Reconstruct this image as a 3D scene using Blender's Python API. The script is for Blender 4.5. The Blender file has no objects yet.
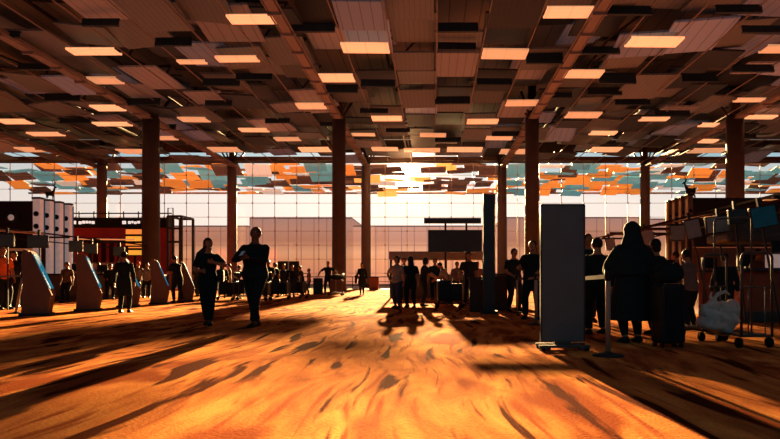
import bpy, bmesh, math, random
from mathutils import Vector as V, Matrix, Quaternion
random.seed(11)
scene = bpy.context.scene
COL = scene.collection
PI = math.pi
F, CX, CY, CH = 560.0, 433.0, 279.0, 0.85      # focal length in px, vanishing point, eye height

# ------------------------------------------------------------------ helpers
def gy(py): return F*CH/(py-CY)                 # ground distance of a pixel row
def wx(px, Y): return (px-CX)*Y/F
def wz(py, Y): return CH+(CY-py)*Y/F
def lin(r, g, b):
    f = lambda c: (c/255/12.92) if c/255 <= .04045 else ((c/255+.055)/1.055)**2.4
    return (f(r), f(g), f(b), 1)

def tag(o, label=None, cat=None, group=None, kind=None):
    if label: o['label'] = label
    if cat: o['category'] = cat
    if group: o['group'] = group
    if kind: o['kind'] = kind
    return o

def empty(name, label, cat, loc, rz=0, group=None):
    o = bpy.data.objects.new(name, None); COL.objects.link(o)
    o.empty_display_size = .2
    o.location = loc; o.rotation_euler = (0, 0, rz)
    return tag(o, label, cat, group)

_mats = {}
def mat(name, col, rough=.6, metal=0, emit=None, es=0, var=0.0, scale=6, spec=.12, objrand=0.0, bump=0):
    if name in _mats: return _mats[name]
    m = bpy.data.materials.new(name); m.use_nodes = True
    nt = m.node_tree; b = nt.nodes['Principled BSDF']
    b.inputs['Roughness'].default_value = rough; b.inputs['Metallic'].default_value = metal
    b.inputs['Specular IOR Level'].default_value = spec
    b.inputs['Base Color'].default_value = col
    if var or objrand:
        tc = nt.nodes.new('ShaderNodeTexCoord'); n = nt.nodes.new('ShaderNodeTexNoise')
        n.inputs['Scale'].default_value = scale; n.inputs['Detail'].default_value = 4
        nt.links.new(tc.outputs['Object'], n.inputs['Vector'])
        mr = nt.nodes.new('ShaderNodeMapRange'); mr.inputs['From Min'].default_value = .3; mr.inputs['From Max'].default_value = .7
        mr.inputs['To Min'].default_value = 1-var; mr.inputs['To Max'].default_value = 1+var
        nt.links.new(n.outputs['Fac'], mr.inputs['Value'])
        val = mr.outputs['Result']
        if objrand:
            oi = nt.nodes.new('ShaderNodeObjectInfo'); r2 = nt.nodes.new('ShaderNodeMapRange')
            r2.inputs['To Min'].default_value = 1-objrand; r2.inputs['To Max'].default_value = 1+objrand
            nt.links.new(oi.outputs['Random'], r2.inputs['Value'])
            mu = nt.nodes.new('ShaderNodeMath'); mu.operation = 'MULTIPLY'
            nt.links.new(val, mu.inputs[0]); nt.links.new(r2.outputs['Result'], mu.inputs[1]); val = mu.outputs[0]
        vm = nt.nodes.new('ShaderNodeVectorMath'); vm.operation = 'SCALE'
        vm.inputs[0].default_value = col[:3]; nt.links.new(val, vm.inputs['Scale'])
        nt.links.new(vm.outputs[0], b.inputs['Base Color'])
        if bump:
            bp = nt.nodes.new('ShaderNodeBump'); bp.inputs['Strength'].default_value = bump
            nt.links.new(n.outputs['Fac'], bp.inputs['Height']); nt.links.new(bp.outputs[0], b.inputs['Normal'])
    if emit:
        b.inputs['Emission Color'].default_value = emit; b.inputs['Emission Strength'].default_value = es
    _mats[name] = m
    return m

class MB:
    """mesh builder: shapes collected into one bmesh"""
    def __init__(s): s.bm = bmesh.new(); s.mi = 0
    def _fin(s, faces, smooth=False):
        for f in faces:
            f.material_index = s.mi; f.smooth = smooth
    def box(s, c, d, rot=None, bev=0):
        before = set(s.bm.faces)
        r = bmesh.ops.create_cube(s.bm, size=1)
        M = Matrix.Translation(V(c)) @ (rot.to_4x4() if rot else Matrix.Identity(4)) @ Matrix.Diagonal((d[0], d[1], d[2], 1))
        bmesh.ops.transform(s.bm, matrix=M, verts=r['verts'])
        if bev:
            es = list({e for v in r['verts'] for e in v.link_edges})
            bmesh.ops.bevel(s.bm, geom=es, offset=bev, segments=2, affect='EDGES', profile=.5)
        s._fin([f for f in s.bm.faces if f not in before]); return s
    def ring_loft(s, rings, n=12, smooth=True, caps=True, closed=False):
        """rings: (center, U, W) half axis vectors"""
        vs = []
        for c, u, w in rings:
            vs.append([s.bm.verts.new(V(c)+V(u)*math.cos(2*PI*i/n)+V(w)*math.sin(2*PI*i/n)) for i in range(n)])
        fs = []
        for a, b in zip(vs, vs[1:]):
            for i in range(n):
                fs.append(s.bm.faces.new((a[i], a[(i+1) % n], b[(i+1) % n], b[i])))
        if caps:
            fs.append(s.bm.faces.new(list(reversed(vs[0])))); fs.append(s.bm.faces.new(vs[-1]))
        s._fin(fs, smooth); return s
    def tube(s, pts, r, n=8, smooth=True, flat=1.0):
        pts = [V(p) for p in pts]
        rs = r if isinstance(r, (list, tuple)) else [r]*len(pts)
        rings = []; pu = None
        for i, p in enumerate(pts):
            d = (pts[min(i+1, len(pts)-1)]-pts[max(i-1, 0)])
            if d.length < 1e-7: d = V((0, 0, 1))
            d.normalize()
            if pu is None:
                u = d.orthogonal().normalized()
                if abs(d.z) > .9: u = V((1, 0, 0)); u = (u-d*u.dot(d)).normalized()
            else: u = (pu-d*pu.dot(d)).normalized()
            pu = u; w = d.cross(u)
            rings.append((p, u*rs[i], w*rs[i]*flat))
        return s.ring_loft(rings, n, smooth)
    def cyl(s, a, b, r, r2=None, n=20, smooth=True): return s.tube([a, b], [r, r if r2 is None else r2], n, smooth)
    def lathe(s, prof, c=(0, 0, 0), n=24, smooth=True):
        return s.ring_loft([(V(c)+V((0, 0, z)), V((r, 0, 0)), V((0, r, 0))) for r, z in prof], n, smooth)
    def ell(s, c, r, n=12, m=8, rot=None, fn=None):
        rr = []
        q = rot or Matrix.Identity(3)
        before = set(s.bm.verts); bf = set(s.bm.faces)
        bmesh.ops.create_uvsphere(s.bm, u_segments=n, v_segments=m, radius=1)
        for v in s.bm.verts:
            if v not in before:
                p = v.co.copy()
                if fn: p = fn(p)
                v.co = V(c)+q @ V((p.x*r[0], p.y*r[1], p.z*r[2]))
        s._fin([f for f in s.bm.faces if f not in bf], True); return s
    def prism(s, poly, axis, a, b, smooth=False):
        """poly of 2D points extruded along axis 0/1/2 from a to b"""
        def mk(p, t):
            l = [p[0], p[1]]; l.insert(axis, t); return V(l)
        A = [s.bm.verts.new(mk(p, a)) for p in poly]; B = [s.bm.verts.new(mk(p, b)) for p in poly]
        n = len(poly); fs = [s.bm.faces.new((A[i], A[(i+1) % n], B[(i+1) % n], B[i])) for i in range(n)]
        fs.append(s.bm.faces.new(list(reversed(A)))); fs.append(s.bm.faces.new(B))
        s._fin(fs, smooth); return s
    def quad(s, pts): s._fin([s.bm.faces.new([s.bm.verts.new(V(p)) for p in pts])]); return s
    def mesh(s, name, mats):
        bmesh.ops.recalc_face_normals(s.bm, faces=s.bm.faces)
        me = bpy.data.meshes.new(name); s.bm.to_mesh(me); s.bm.free()
        for m in (mats if isinstance(mats, (list, tuple)) else [mats]): me.materials.append(m)
        return me
    def build(s, name, mats, parent=None, loc=None, rz=0, label=None, cat=None, group=None, kind=None):
        o = bpy.data.objects.new(name, s.mesh(name, mats)); COL.objects.link(o)
        if parent: o.parent = parent
        if loc is not None: o.location = loc
        if rz: o.rotation_euler.z = rz
        return tag(o, label, cat, group, kind)

def copy_tree(o, parent=None):
    kids = list(o.children)
    c = o.copy(); COL.objects.link(c)
    if parent: c.parent = parent
    for k in kids: copy_tree(k, c)
    return c

# ------------------------------------------------------------------ materials
M_dark = mat('charcoal_metal', lin(40, 42, 46), .5, var=.15)
M_navy = mat('navy_panel', lin(38, 48, 58), .45, var=.1)
M_steel = mat('brushed_steel', lin(120, 116, 114), .4, .6, var=.1)
M_steel_d = mat('dull_steel', lin(66, 64, 64), .5, .4, var=.1)
M_col = mat('column_bronze', lin(66, 52, 48), .5, var=.12, scale=1.5)
M_colb = mat('column_dark_base', lin(48, 36, 32), .5, var=.1)
M_beam = mat('beam_paint', lin(118, 100, 94), .6, var=.1, scale=.8)
M_black = mat('black_plastic', lin(22, 24, 27), .5, var=.1)
M_rub = mat('rubber', lin(18, 18, 18), .8, var=.1)
M_belt = mat('belt_webbing', lin(96, 92, 90), .8, var=.1)
M_skin = mat('skin_tan', lin(132, 90, 70), .55, var=.06, scale=20)
M_skin2 = mat('skin_brown', lin(84, 58, 46), .55, var=.06, scale=20)
M_hair = mat('hair_black', lin(26, 20, 18), .5, var=.2, scale=40)
M_eye = mat('eye_dark', lin(25, 20, 18), .3, var=.01)
M_white = mat('eye_white', lin(215, 210, 205), .4, var=.01)
M_lip = mat('lip', lin(140, 75, 70), .5, var=.03)

def cloth(name, rgb): return mat('cloth_'+name, lin(*rgb), .85, var=.15, scale=9, bump=.15)
C_navy = cloth('navy', (20, 26, 34)); C_black = cloth('black', (17, 26, 30)); C_char = cloth('charcoal', (30, 33, 38))
C_teal = cloth('dark_teal', (24, 46, 52)); C_grey = cloth('grey', (105, 100, 98)); C_white = cloth('offwhite', (190, 180, 172))
C_jean = cloth('denim', (36, 46, 66)); C_brown = cloth('brown', (84, 60, 50)); C_org = cloth('orange', (205, 92, 42))
C_red = cloth('red', (170, 36, 28)); C_pink = cloth('dusty_pink', (98, 74, 68)); C_olive = cloth('olive', (58, 58, 44))

# ---- carpet
def carpet():
    m = bpy.data.materials.new('carpet_brush_pattern'); m.use_nodes = True
    nt = m.node_tree; N = nt.nodes; L = nt.links; b = N['Principled BSDF']
    tc = N.new('ShaderNodeTexCoord')
    def noise(vec, sc, det=3, rough=.5, dist=0):
        n = N.new('ShaderNodeTexNoise'); n.inputs['Scale'].default_value = sc; n.inputs['Detail'].default_value = det
        n.inputs['Roughness'].default_value = rough; n.inputs['Distortion'].default_value = dist
        L.new(vec, n.inputs['Vector']); return n
    def vmath(op, a, bb):
        n = N.new('ShaderNodeVectorMath'); n.operation = op
        for i, x in enumerate((a, bb)):
            if isinstance(x, tuple): n.inputs[i].default_value = x
            elif isinstance(x, float): n.inputs['Scale'].default_value = x
            else: L.new(x, n.inputs[i])
        return n.outputs[0]
    def ramp(fac, stops):
        r = N.new('ShaderNodeValToRGB'); e = r.color_ramp.elements
        while len(e) < len(stops): e.new(.5)
        for k, (p, c) in enumerate(stops): e[k].position = p; e[k].color = c
        L.new(fac, r.inputs[0]); return r.outputs[0]
    def mix(f, a, bb, t='MIX'):
        n = N.new('ShaderNodeMix'); n.data_type = 'RGBA'; n.blend_type = t
        if isinstance(f, float): n.inputs[0].default_value = f
        else: L.new(f, n.inputs[0])
        for k, x in ((6, a), (7, bb)):
            if isinstance(x, tuple): n.inputs[k].default_value = x
            else: L.new(x, n.inputs[k])
        return n.outputs[2]
    P = tc.outputs['Object']
    warp = noise(P, .22, 1)
    wv = vmath('SCALE', vmath('SUBTRACT', warp.outputs['Color'], (.5, .5, .5)), 1.3)
    P2 = vmath('ADD', P, wv)
    def streak(rot, sx, sy, lo, hi, off):
        mp = N.new('ShaderNodeMapping'); mp.inputs['Rotation'].default_value = (0, 0, rot)
        mp.inputs['Scale'].default_value = (sx, sy, 1); mp.inputs['Location'].default_value = (off, off*1.7, 0)
        L.new(P2, mp.inputs['Vector'])
        n = noise(mp.outputs[0], 1, 4, .45, .35)
        return ramp(n.outputs['Fac'], [(lo, (0, 0, 0, 1)), (hi, (1, 1, 1, 1))])
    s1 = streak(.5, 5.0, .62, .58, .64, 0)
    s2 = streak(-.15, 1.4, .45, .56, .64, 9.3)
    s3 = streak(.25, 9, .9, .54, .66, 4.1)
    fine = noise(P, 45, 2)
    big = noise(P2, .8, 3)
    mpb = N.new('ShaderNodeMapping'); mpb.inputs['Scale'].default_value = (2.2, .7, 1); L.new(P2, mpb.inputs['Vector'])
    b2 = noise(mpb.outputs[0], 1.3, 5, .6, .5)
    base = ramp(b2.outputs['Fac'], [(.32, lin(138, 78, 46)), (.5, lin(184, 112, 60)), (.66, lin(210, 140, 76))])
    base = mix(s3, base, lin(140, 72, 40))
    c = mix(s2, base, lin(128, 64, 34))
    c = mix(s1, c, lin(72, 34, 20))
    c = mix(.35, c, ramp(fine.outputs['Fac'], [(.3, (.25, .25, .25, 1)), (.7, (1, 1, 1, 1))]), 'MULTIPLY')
    L.new(c, b.inputs['Base Color'])
    b.inputs['Roughness'].default_value = .95; b.inputs['Specular IOR Level'].default_value = .0008
    bp = N.new('ShaderNodeBump'); bp.inputs['Strength'].default_value = .5; bp.inputs['Distance'].default_value = .01
    L.new(fine.outputs['Fac'], bp.inputs['Height']); L.new(bp.outputs[0], b.inputs['Normal'])
    return m
M_carpet = carpet()
M_tile = mat('pale_tile', lin(190, 176, 165), .7, var=.08, scale=1)
M_road = mat('road', lin(120, 105, 98), .8, var=.1, scale=.5)

def slat_mat(name, col, objrand=.25, lines=4.0, axis=0, dark=.45, es=0.0, rough=.55):
    """sheet metal with fine parallel seams"""
    m = bpy.data.materials.new(name); m.use_nodes = True
    nt = m.node_tree; N = nt.nodes; L = nt.links; b = N['Principled BSDF']
    tc = N.new('ShaderNodeTexCoord'); sp = N.new('ShaderNodeSeparateXYZ'); L.new(tc.outputs['Object'], sp.inputs[0])
    mu = N.new('ShaderNodeMath'); mu.operation = 'MULTIPLY'; mu.inputs[1].default_value = lines; L.new(sp.outputs[axis], mu.inputs[0])
    fr = N.new('ShaderNodeMath'); fr.operation = 'FRACT'; L.new(mu.outputs[0], fr.inputs[0])
    gt = N.new('ShaderNodeMath'); gt.operation = 'LESS_THAN'; gt.inputs[1].default_value = .09; L.new(fr.outputs[0], gt.inputs[0])
    oi = N.new('ShaderNodeObjectInfo'); mr = N.new('ShaderNodeMapRange')
    mr.inputs['To Min'].default_value = 1-objrand; mr.inputs['To Max'].default_value = 1+objrand; L.new(oi.outputs['Random'], mr.inputs['Value'])
    s = N.new('ShaderNodeMath'); s.operation = 'MULTIPLY_ADD'; L.new(gt.outputs[0], s.inputs[0]); s.inputs[1].default_value = -dark; s.inputs[2].default_value = 1
    t = N.new('ShaderNodeMath'); t.operation = 'MULTIPLY'; L.new(s.outputs[0], t.inputs[0]); L.new(mr.outputs[0], t.inputs[1])
    vm = N.new('ShaderNodeVectorMath'); vm.operation = 'SCALE'; vm.inputs[0].default_value = col[:3]; L.new(t.outputs[0], vm.inputs['Scale'])
    L.new(vm.outputs[0], b.inputs['Base Color']); b.inputs['Roughness'].default_value = rough; b.inputs['Specular IOR Level'].default_value = .15
    if es:
        L.new(vm.outputs[0], b.inputs['Emission Color']); b.inputs['Emission Strength'].default_value = es
    return m
P_brown = slat_mat('panel_brown', lin(92, 90, 93), .3)
P_dark = slat_mat('panel_dark', lin(48, 49, 54), .3)
P_pink = slat_mat('panel_rose_lit', lin(136, 122, 118), .3, 2.2, es=.04)  # lit tone painted in, with faint emission
P_mauve = slat_mat('panel_mauve', lin(124, 126, 144), .2, 2.0, es=.05)
P_cream = slat_mat('panel_cream_glow', lin(252, 190, 136), .28, 1.0, dark=.1, es=.58)  # emission stands in for sunlight that cannot reach these strips
P_flap = slat_mat('panel_shade', lin(34, 42, 48), .2, 1.0, dark=.2)  # slate tone paints the shade on flaps facing away from the sun
P_roof = slat_mat('roof_boards', lin(128, 116, 112), 0, 1.2, dark=.5)
P_org = slat_mat('canopy_orange_glow', lin(238, 138, 58), .25, 1.0, dark=.1, es=.7)  # emission paints direct sun on the panel undersides
P_tealc = slat_mat('canopy_teal_glow', lin(110, 170, 178), .2, 1.0, dark=.1, es=.4)  # glowing teal paints sky light on the panels
P_brc = slat_mat('canopy_brown_shade', lin(105, 72, 62), .35, 1.0, dark=.2, es=.2)  # darker copy, shade painted into the brown
P_gold = slat_mat('canopy_gold_glow', lin(255, 176, 84), .25, 1.0, dark=.05, es=1.1)  # strongest emission, paints the sun glow beside the gap
P_whc = slat_mat('canopy_peach_glow', lin(236, 205, 185), .15, 1.0, dark=.1, es=.6)  # emission paints outdoor light into the peach

# ------------------------------------------------------------------ camera, world, light
cam = bpy.data.cameras.new('camera'); co = bpy.data.objects.new('camera', cam); COL.objects.link(co)
co.location = (0, 0, CH); co.rotation_euler = (PI/2, 0, 0)
cam.sensor_width = 36; cam.lens = F/780*36
cam.shift_x = (390-CX)/780; cam.shift_y = (CY-219.5)/780
cam.clip_end = 600; scene.camera = co

sun_dir = V((-25/F, 1, 107/F)).normalized()     # where the sun stands
w = bpy.data.worlds.new('evening_sky'); scene.world = w; w.use_nodes = True
nt = w.node_tree; N = nt.nodes; L = nt.links
bg = N['Background']
tc = N.new('ShaderNodeTexCoord')
nrm = N.new('ShaderNodeVectorMath'); nrm.operation = 'NORMALIZE'; L.new(tc.outputs['Generated'], nrm.inputs[0])
sep = N.new('ShaderNodeSeparateXYZ'); L.new(nrm.outputs[0], sep.inputs[0])
def wmath(op, a, b=0.0, c=None):
    n = N.new('ShaderNodeMath'); n.operation = op
    for i, x in enumerate((a, b) if c is None else (a, b, c)):
        if isinstance(x, (int, float)): n.inputs[i].default_value = x
        else: L.new(x, n.inputs[i])
    return n.outputs[0]
dt = N.new('ShaderNodeVectorMath'); dt.operation = 'DOT_PRODUCT'; L.new(nrm.outputs[0], dt.inputs[0]); dt.inputs[1].default_value = sun_dir
ang2 = wmath('MULTIPLY', wmath('SUBTRACT', 1.0, dt.outputs['Value']), 2.0)      # ~ angle squared
def gauss(deg, amp): return wmath('MULTIPLY', wmath('EXPONENT', wmath('DIVIDE', ang2, -(math.radians(deg)**2))), amp)
rp = N.new('ShaderNodeValToRGB'); e = rp.color_ramp.elements
e[0].position = 0; e[0].color = lin(240, 210, 190); e[1].position = 1; e[1].color = lin(52, 92, 112)
for p, c in ((.06, lin(250, 228, 212)), (.135, lin(238, 228, 220)), (.19, lin(150, 184, 194)), (.32, lin(92, 136, 152))):
    q = e.new(p); q.color = c
L.new(sep.outputs['Z'], rp.inputs[0])
fwd = N.new('ShaderNodeMapRange'); fwd.inputs['From Min'].default_value = -.4; fwd.inputs['From Max'].default_value = .9
fwd.inputs['To Min'].default_value = .25; fwd.inputs['To Max'].default_value = 1.1
L.new(sep.outputs['Y'], fwd.inputs['Value'])
base = N.new('ShaderNodeVectorMath'); base.operation = 'SCALE'; L.new(rp.outputs[0], base.inputs[0]); L.new(fwd.outputs[0], base.inputs['Scale'])
def scol(val, c):
    n = N.new('ShaderNodeVectorMath'); n.operation = 'SCALE'; n.inputs[0].default_value = c; L.new(val, n.inputs['Scale']); return n.outputs[0]
def vadd(a, b):
    n = N.new('ShaderNodeVectorMath'); n.operation = 'ADD'; L.new(a, n.inputs[0]); L.new(b, n.inputs[1]); return n.outputs[0]
s = vadd(base.outputs[0], scol(gauss(1.3, 30), (1, .72, .4)))
s = vadd(s, scol(gauss(3.6, 1.5), (1, .42, .12)))
s = vadd(s, scol(gauss(17, .55), (1, .66, .42)))
L.new(s, bg.inputs['Color']); bg.inputs['Strength'].default_value = 1.0

sl = bpy.data.lights.new('sun', 'SUN'); so = bpy.data.objects.new('sun', sl); COL.objects.link(so)
sl.energy = 92; sl.color = (1, .62, .25); sl.angle = math.radians(.7)
so.rotation_euler = (-sun_dir).to_track_quat('-Z', 'Y').to_euler()
def area(name, loc, target, size, e, c, sy=None):
    l = bpy.data.lights.new(name, 'AREA'); o = bpy.data.objects.new(name, l); COL.objects.link(o)
    l.shape = 'RECTANGLE'; l.size = size; l.size_y = sy or size; l.energy = e; l.color = c
    o.location = loc; o.rotation_euler = (V(target)-V(loc)).to_track_quat('-Z', 'Y').to_euler(); return o
area('cool_fill', (0, -9, 9), (0, 14, 4), 24, 520, (.26, .72, .9), 8)  # added unseen fill from behind the camera
area('ceiling_fill', (0, 28, 6.5), (0, 28.01, 13), 60, 640, (.95, .86, .86), 40)  # added unseen fill, lifts the ceiling from below
pl = bpy.data.lights.new('sun_glow_fill', 'POINT'); po = bpy.data.objects.new('sun_glow_fill', pl); COL.objects.link(po)  # added lamp, imitates sun glare on the nearby ceiling
pl.energy = 650; pl.color = (1, .5, .2); pl.shadow_soft_size = .6; po.location = (-2.5, 54.5, 11.6)

scene.view_settings.view_transform = 'Standard'
scene.view_settings.look = 'None'
scene.view_settings.exposure = 0.0
try:
    scene.cycles.max_bounces = 6; scene.cycles.transparent_max_bounces = 12
    scene.cycles.sample_clamp_indirect = 4
except Exception: pass

# ------------------------------------------------------------------ setting
Y1, Y2, YG = 39.8, 57.2, 58.4
ZC = 12.9
XL, XR, YB = -52.0, 44.0, -14.0
ROOF = 15.0
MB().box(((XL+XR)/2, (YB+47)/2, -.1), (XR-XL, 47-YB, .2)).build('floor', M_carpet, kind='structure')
o = MB().box(((XL+XR)/2, (47+YG)/2, -.1), (XR-XL, YG-47, .2)).build('floor', M_tile, kind='structure')
MB().box((0, YG+81, -.15), (260, 162, .2)).build('ground_outside', M_road, kind='structure')
W = mat('wall_plaster', lin(58, 46, 44), .8, var=.1, scale=.6)
MB().box((XL-.15, (YB+YG)/2, ROOF/2), (.3, YG-YB, ROOF)).build('wall_left', W, kind='structure')
MB().box((XR+.15, (YB+YG)/2, ROOF/2), (.3, YG-YB, ROOF)).build('wall_right', W, kind='structure')
MB().box(((XL+XR)/2, YB-.15, ROOF/2), (XR-XL+.6, .3, ROOF)).build('wall_back', W, kind='structure')
MB().box(((XL+XR)/2, (YB+56.8)/2, ROOF+.15), (XR-XL+.6, 56.8-YB, .3)).build('ceiling', P_roof, kind='structure')

# glass wall
win = tag(bpy.data.objects.new('window_1', None), kind='structure'); COL.objects.link(win); win.location = (0, YG, 0)
gm = bpy.data.materials.new('clear_glass'); gm.use_nodes = True
g = gm.node_tree; g.nodes.remove(g.nodes['Principled BSDF'])
t = g.nodes.new('ShaderNodeBsdfTransparent'); t.inputs[0].default_value = (.95, .95, .95, 1)
gl = g.nodes.new('ShaderNodeBsdfGlossy'); gl.inputs['Roughness'].default_value = .05
mx = g.nodes.new('ShaderNodeMixShader'); mx.inputs[0].default_value = .05
g.links.new(t.outputs[0], mx.inputs[1]); g.links.new(gl.outputs[0], mx.inputs[2]); g.links.new(mx.outputs[0], g.nodes['Material Output'].inputs[0])
MB().quad([(XL, 0, 0), (XR, 0, 0), (XR, 0, ROOF-2), (XL, 0, ROOF-2)]).build('pane', gm, win)
M_mul = mat('mullion_grey', lin(170, 145, 135), .5, .2, var=.05)
x = XL+1.0
while x < XR:
    b = MB().box((x, 0, 6.5), (.042, .07, 13))
    for k in range(1, 9): b.box((x, -.06, k*1.46), (.13, .1, .13))
    b.build('mullion', M_mul, win); x += 2.3
for k in range(1, 9):
    MB().box(((XL+XR)/2, 0, k*1.46), (XR-XL, .06, .035)).build('transom', M_mul, win)
MB().box(((XL+XR)/2, 57.0, 13.05), (XR-XL, .5, .42)).box(((XL+XR)/2, 57.0, 12.72), (XR-XL, .25, .12)).build('trim_1', mat('edge_beam', lin(74, 52, 44), .6, var=.1), kind='structure')

MB().box(((XL+XR)/2, 56.9, 14.35), (XR-XL, .12, 1.3)).build('trim_2', mat('fascia', lin(72, 58, 54), .7, var=.2, scale=.5), kind='structure')
M_colf = mat('column_far_haze', lin(104, 86, 80), .6, var=.1, scale=1.5)  # paler than the near columns, haze painted into the colour
# columns
def column(px, Y, d, label):
    X = wx(px, Y); r = d/2
    e0 = empty('column', label, 'column', (X, Y, 0))
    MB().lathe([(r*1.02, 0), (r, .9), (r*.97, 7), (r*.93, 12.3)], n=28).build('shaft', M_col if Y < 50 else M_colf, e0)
    MB().lathe([(r*1.12, 0), (r*1.12, .22), (r*1.05, .26), (r*1.04, .3)], n=28).build('base_ring', M_colb, e0)
    b = MB().lathe([(r*.6, 12.3), (r*.55, 15.0)], n=16)
    for a in range(4):
        c, s_ = math.cos(a*PI/2+PI/4), math.sin(a*PI/2+PI/4)
        b.tube([(c*r*.5, s_*r*.5, 12.3), (c*1.3, s_*1.3, 13.9)], .09)
    b.build('capital', M_colb, e0)
    return X
bx = []
for px, d, n_ in ((151, 1.2, 'thick bronze column standing in front of the red shop at left'), (339, 1.0, 'dark bronze column behind the traveller with outstretched arms'),
               (532, 1.03, 'dark bronze column rising behind the two men at the queue posts'), (735, 1.25, 'thick bronze column behind the right check-in block and its teal screen')):
    bx.append(column(px, Y1, d, n_))
for px, n_ in ((102, 'far column above the black shop sign at left'), (232, 'far column between the walking woman and walking man'),
               (366, 'far column nearest the sun, behind the lone traveller'), (502, 'far column just right of the tall dark totem'),
               (645, 'far column above the overhead rails at right')):
    column(px, Y2-.5, .98, n_)
# longitudinal beams over the near columns
for X in bx+[bx[0]-13.9, bx[3]+14]:
    b = MB().box((0, 0, 0), (.42, 40, .3)).box((-.3, 0, -.1), (.05, 40, .05)).box((.3, 0, -.1), (.05, 40, .05))
    for k in range(20): b.box((0, -19.5+k*2.05, -.2), (.62, .12, .14))
    b.build('roof_beam', M_beam, loc=(X, 37.0, 12.25), label='long roof beam running toward the glass wall over a column line', cat='beam', group='long roof beams')

# ------------------------------------------------------------------ hung ceiling
XC0 = bx[1]; PW = (bx[2]-bx[1])/6
def panel_mesh(name, w_, d_, m, t_=.05, lip=.05):
    b = MB().box((0, 0, 0), (w_, d_, t_))
    for sx in (-1, 1): b.box((sx*(w_/2-.02), 0, t_/2+lip/2), (.04, d_, lip))
    for sy in (-1, 1): b.box((0, sy*(d_/2-.02), t_/2+lip/2), (w_, .04, lip))
    return b.mesh(name, m)
pm = {k: panel_mesh('ceiling_panel', PW*1.0, 3.25, m) for k, m in (('brown', P_brown), ('dark', P_dark), ('pink', P_pink), ('mauve', P_mauve))}
lab = {'brown': 'flat brown seamed metal panel hung under the hall roof', 'dark': 'dark umber metal panel hung under the hall roof',
       'pink': 'rose seamed panel with painted light hung under the hall roof', 'mauve': 'pale mauve panel hung under the hall roof'}
rows = 12; RD = 3.0
for r in range(rows):
    Y = 21.6+r*RD
    for k in range(-24, 24):
        X = XC0+(k+.5)*PW
        px = CX+F*X/(Y)
        if not (-35 < px < 815): continue
        rr = random.random()
        if rr < .06: continue
        kind = 'brown' if rr < .50 else 'dark' if rr < .76 else 'pink' if rr < .9 else 'mauve'
        o = bpy.data.objects.new('ceiling_panel', pm[kind]); COL.objects.link(o)
        o.location = (X+random.uniform(-.12, .12), Y+random.uniform(-.4, .4), ZC+random.choice((-.35, -.15, .1, .35, .7, 1.1, 1.45))+random.uniform(-.08, .08))
        side = min(1, abs(X)/12)
        o.rotation_euler = (math.radians(random.choice((0, 0, 2, -3, 5, -6))), math.radians(random.uniform(-3, 3)*side*1.5), math.radians(random.choice((0, 0, 0, 2, -2, 7*side, -7*side))))
        o.scale = (random.choice((1, 1, .97, 1.25 if abs(X) > 8 else 1)), random.choice((1, 1, .85, .7, 1.15)), 1)
        tag(o, lab[kind], 'ceiling panel', kind+' ceiling panels')
# thin rails between the panel columns
mr_ = MB().box((0, 0, 0), (.045, 37, .05)).mesh('ceiling_rail', M_beam)
for k in range(-14, 16):
    X = XC0+k*PW
    o = bpy.data.objects.new('ceiling_rail', mr_); COL.objects.link(o); o.location = (X, 38.3, 12.45)
    tag(o, 'thin pale rail running toward the glass between ceiling panels', 'rail', 'thin ceiling rails')
# louvres: cream flaps paint sunlight, slate flaps paint shade
def louvre(x0, x1, y0, y1, light):
    Y = F*(12.35-CH)/(CY-(y0+y1)/2); w_ = (x1-x0)*Y/F; X = wx((x0+x1)/2, Y); h = (y1-y0)*Y/F
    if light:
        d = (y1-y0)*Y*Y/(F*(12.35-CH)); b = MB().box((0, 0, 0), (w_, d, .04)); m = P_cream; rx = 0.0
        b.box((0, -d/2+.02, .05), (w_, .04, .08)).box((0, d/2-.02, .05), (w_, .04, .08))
    else:
        b = MB().box((0, 0, 0), (w_, .04, h*1.0)); m = P_flap; rx = math.radians(-14)
        b.box((0, .05, h/2-.02), (w_, .1, .03)).box((0, .05, -h/2+.02), (w_, .1, .03))
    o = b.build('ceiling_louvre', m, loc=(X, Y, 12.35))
    o.rotation_euler = (rx, math.radians(random.uniform(-.8, .8)), 0)
    if light: tag(o, 'cream louvre strip with painted sunlight between brown ceiling panels', 'louvre', 'glowing cream louvres')
    else: tag(o, 'shade-painted louvre flap tilted down from the ceiling panels', 'louvre', 'shade-painted louvres')
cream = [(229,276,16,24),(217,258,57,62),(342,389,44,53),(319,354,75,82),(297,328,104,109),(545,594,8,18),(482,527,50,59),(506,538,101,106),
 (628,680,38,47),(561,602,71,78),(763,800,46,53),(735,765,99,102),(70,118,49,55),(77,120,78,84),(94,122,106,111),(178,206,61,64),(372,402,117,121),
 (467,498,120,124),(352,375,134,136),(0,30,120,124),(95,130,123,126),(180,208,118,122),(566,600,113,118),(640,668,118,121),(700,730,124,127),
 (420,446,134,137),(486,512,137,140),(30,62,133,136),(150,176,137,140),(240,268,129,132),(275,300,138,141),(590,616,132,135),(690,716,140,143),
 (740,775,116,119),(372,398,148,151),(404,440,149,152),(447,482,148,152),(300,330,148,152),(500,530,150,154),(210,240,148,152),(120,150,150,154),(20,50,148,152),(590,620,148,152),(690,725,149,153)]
darkl = [(82,119,18,26),(18,50,63,70),(155,192,37,46),(236,272,73,80),(291,335,24,32),(326,358,84,93),(361,395,79,87),(438,478,22,32),(438,476,42,50),(435,470,96,104),
 (477,512,78,85),(526,563,52,64),(606,652,5,15),(582,620,46,54),(599,636,72,84),(588,622,87,95),(615,650,98,105),(682,718,73,82),(732,774,64,72),(716,762,4,13),
 (742,784,25,33),(203,240,78,86),(45,80,93,101),(0,20,30,38),(124,160,98,105),(205,232,100,106),(545,572,92,98),(655,690,110,116),(360,388,108,113),(265,290,118,123),
 (435,461,137,142),(492,520,131,136),(150,176,124,129),(60,90,118,123),(726,756,133,138),(320,345,122,126),(386,410,128,132)]
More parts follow.
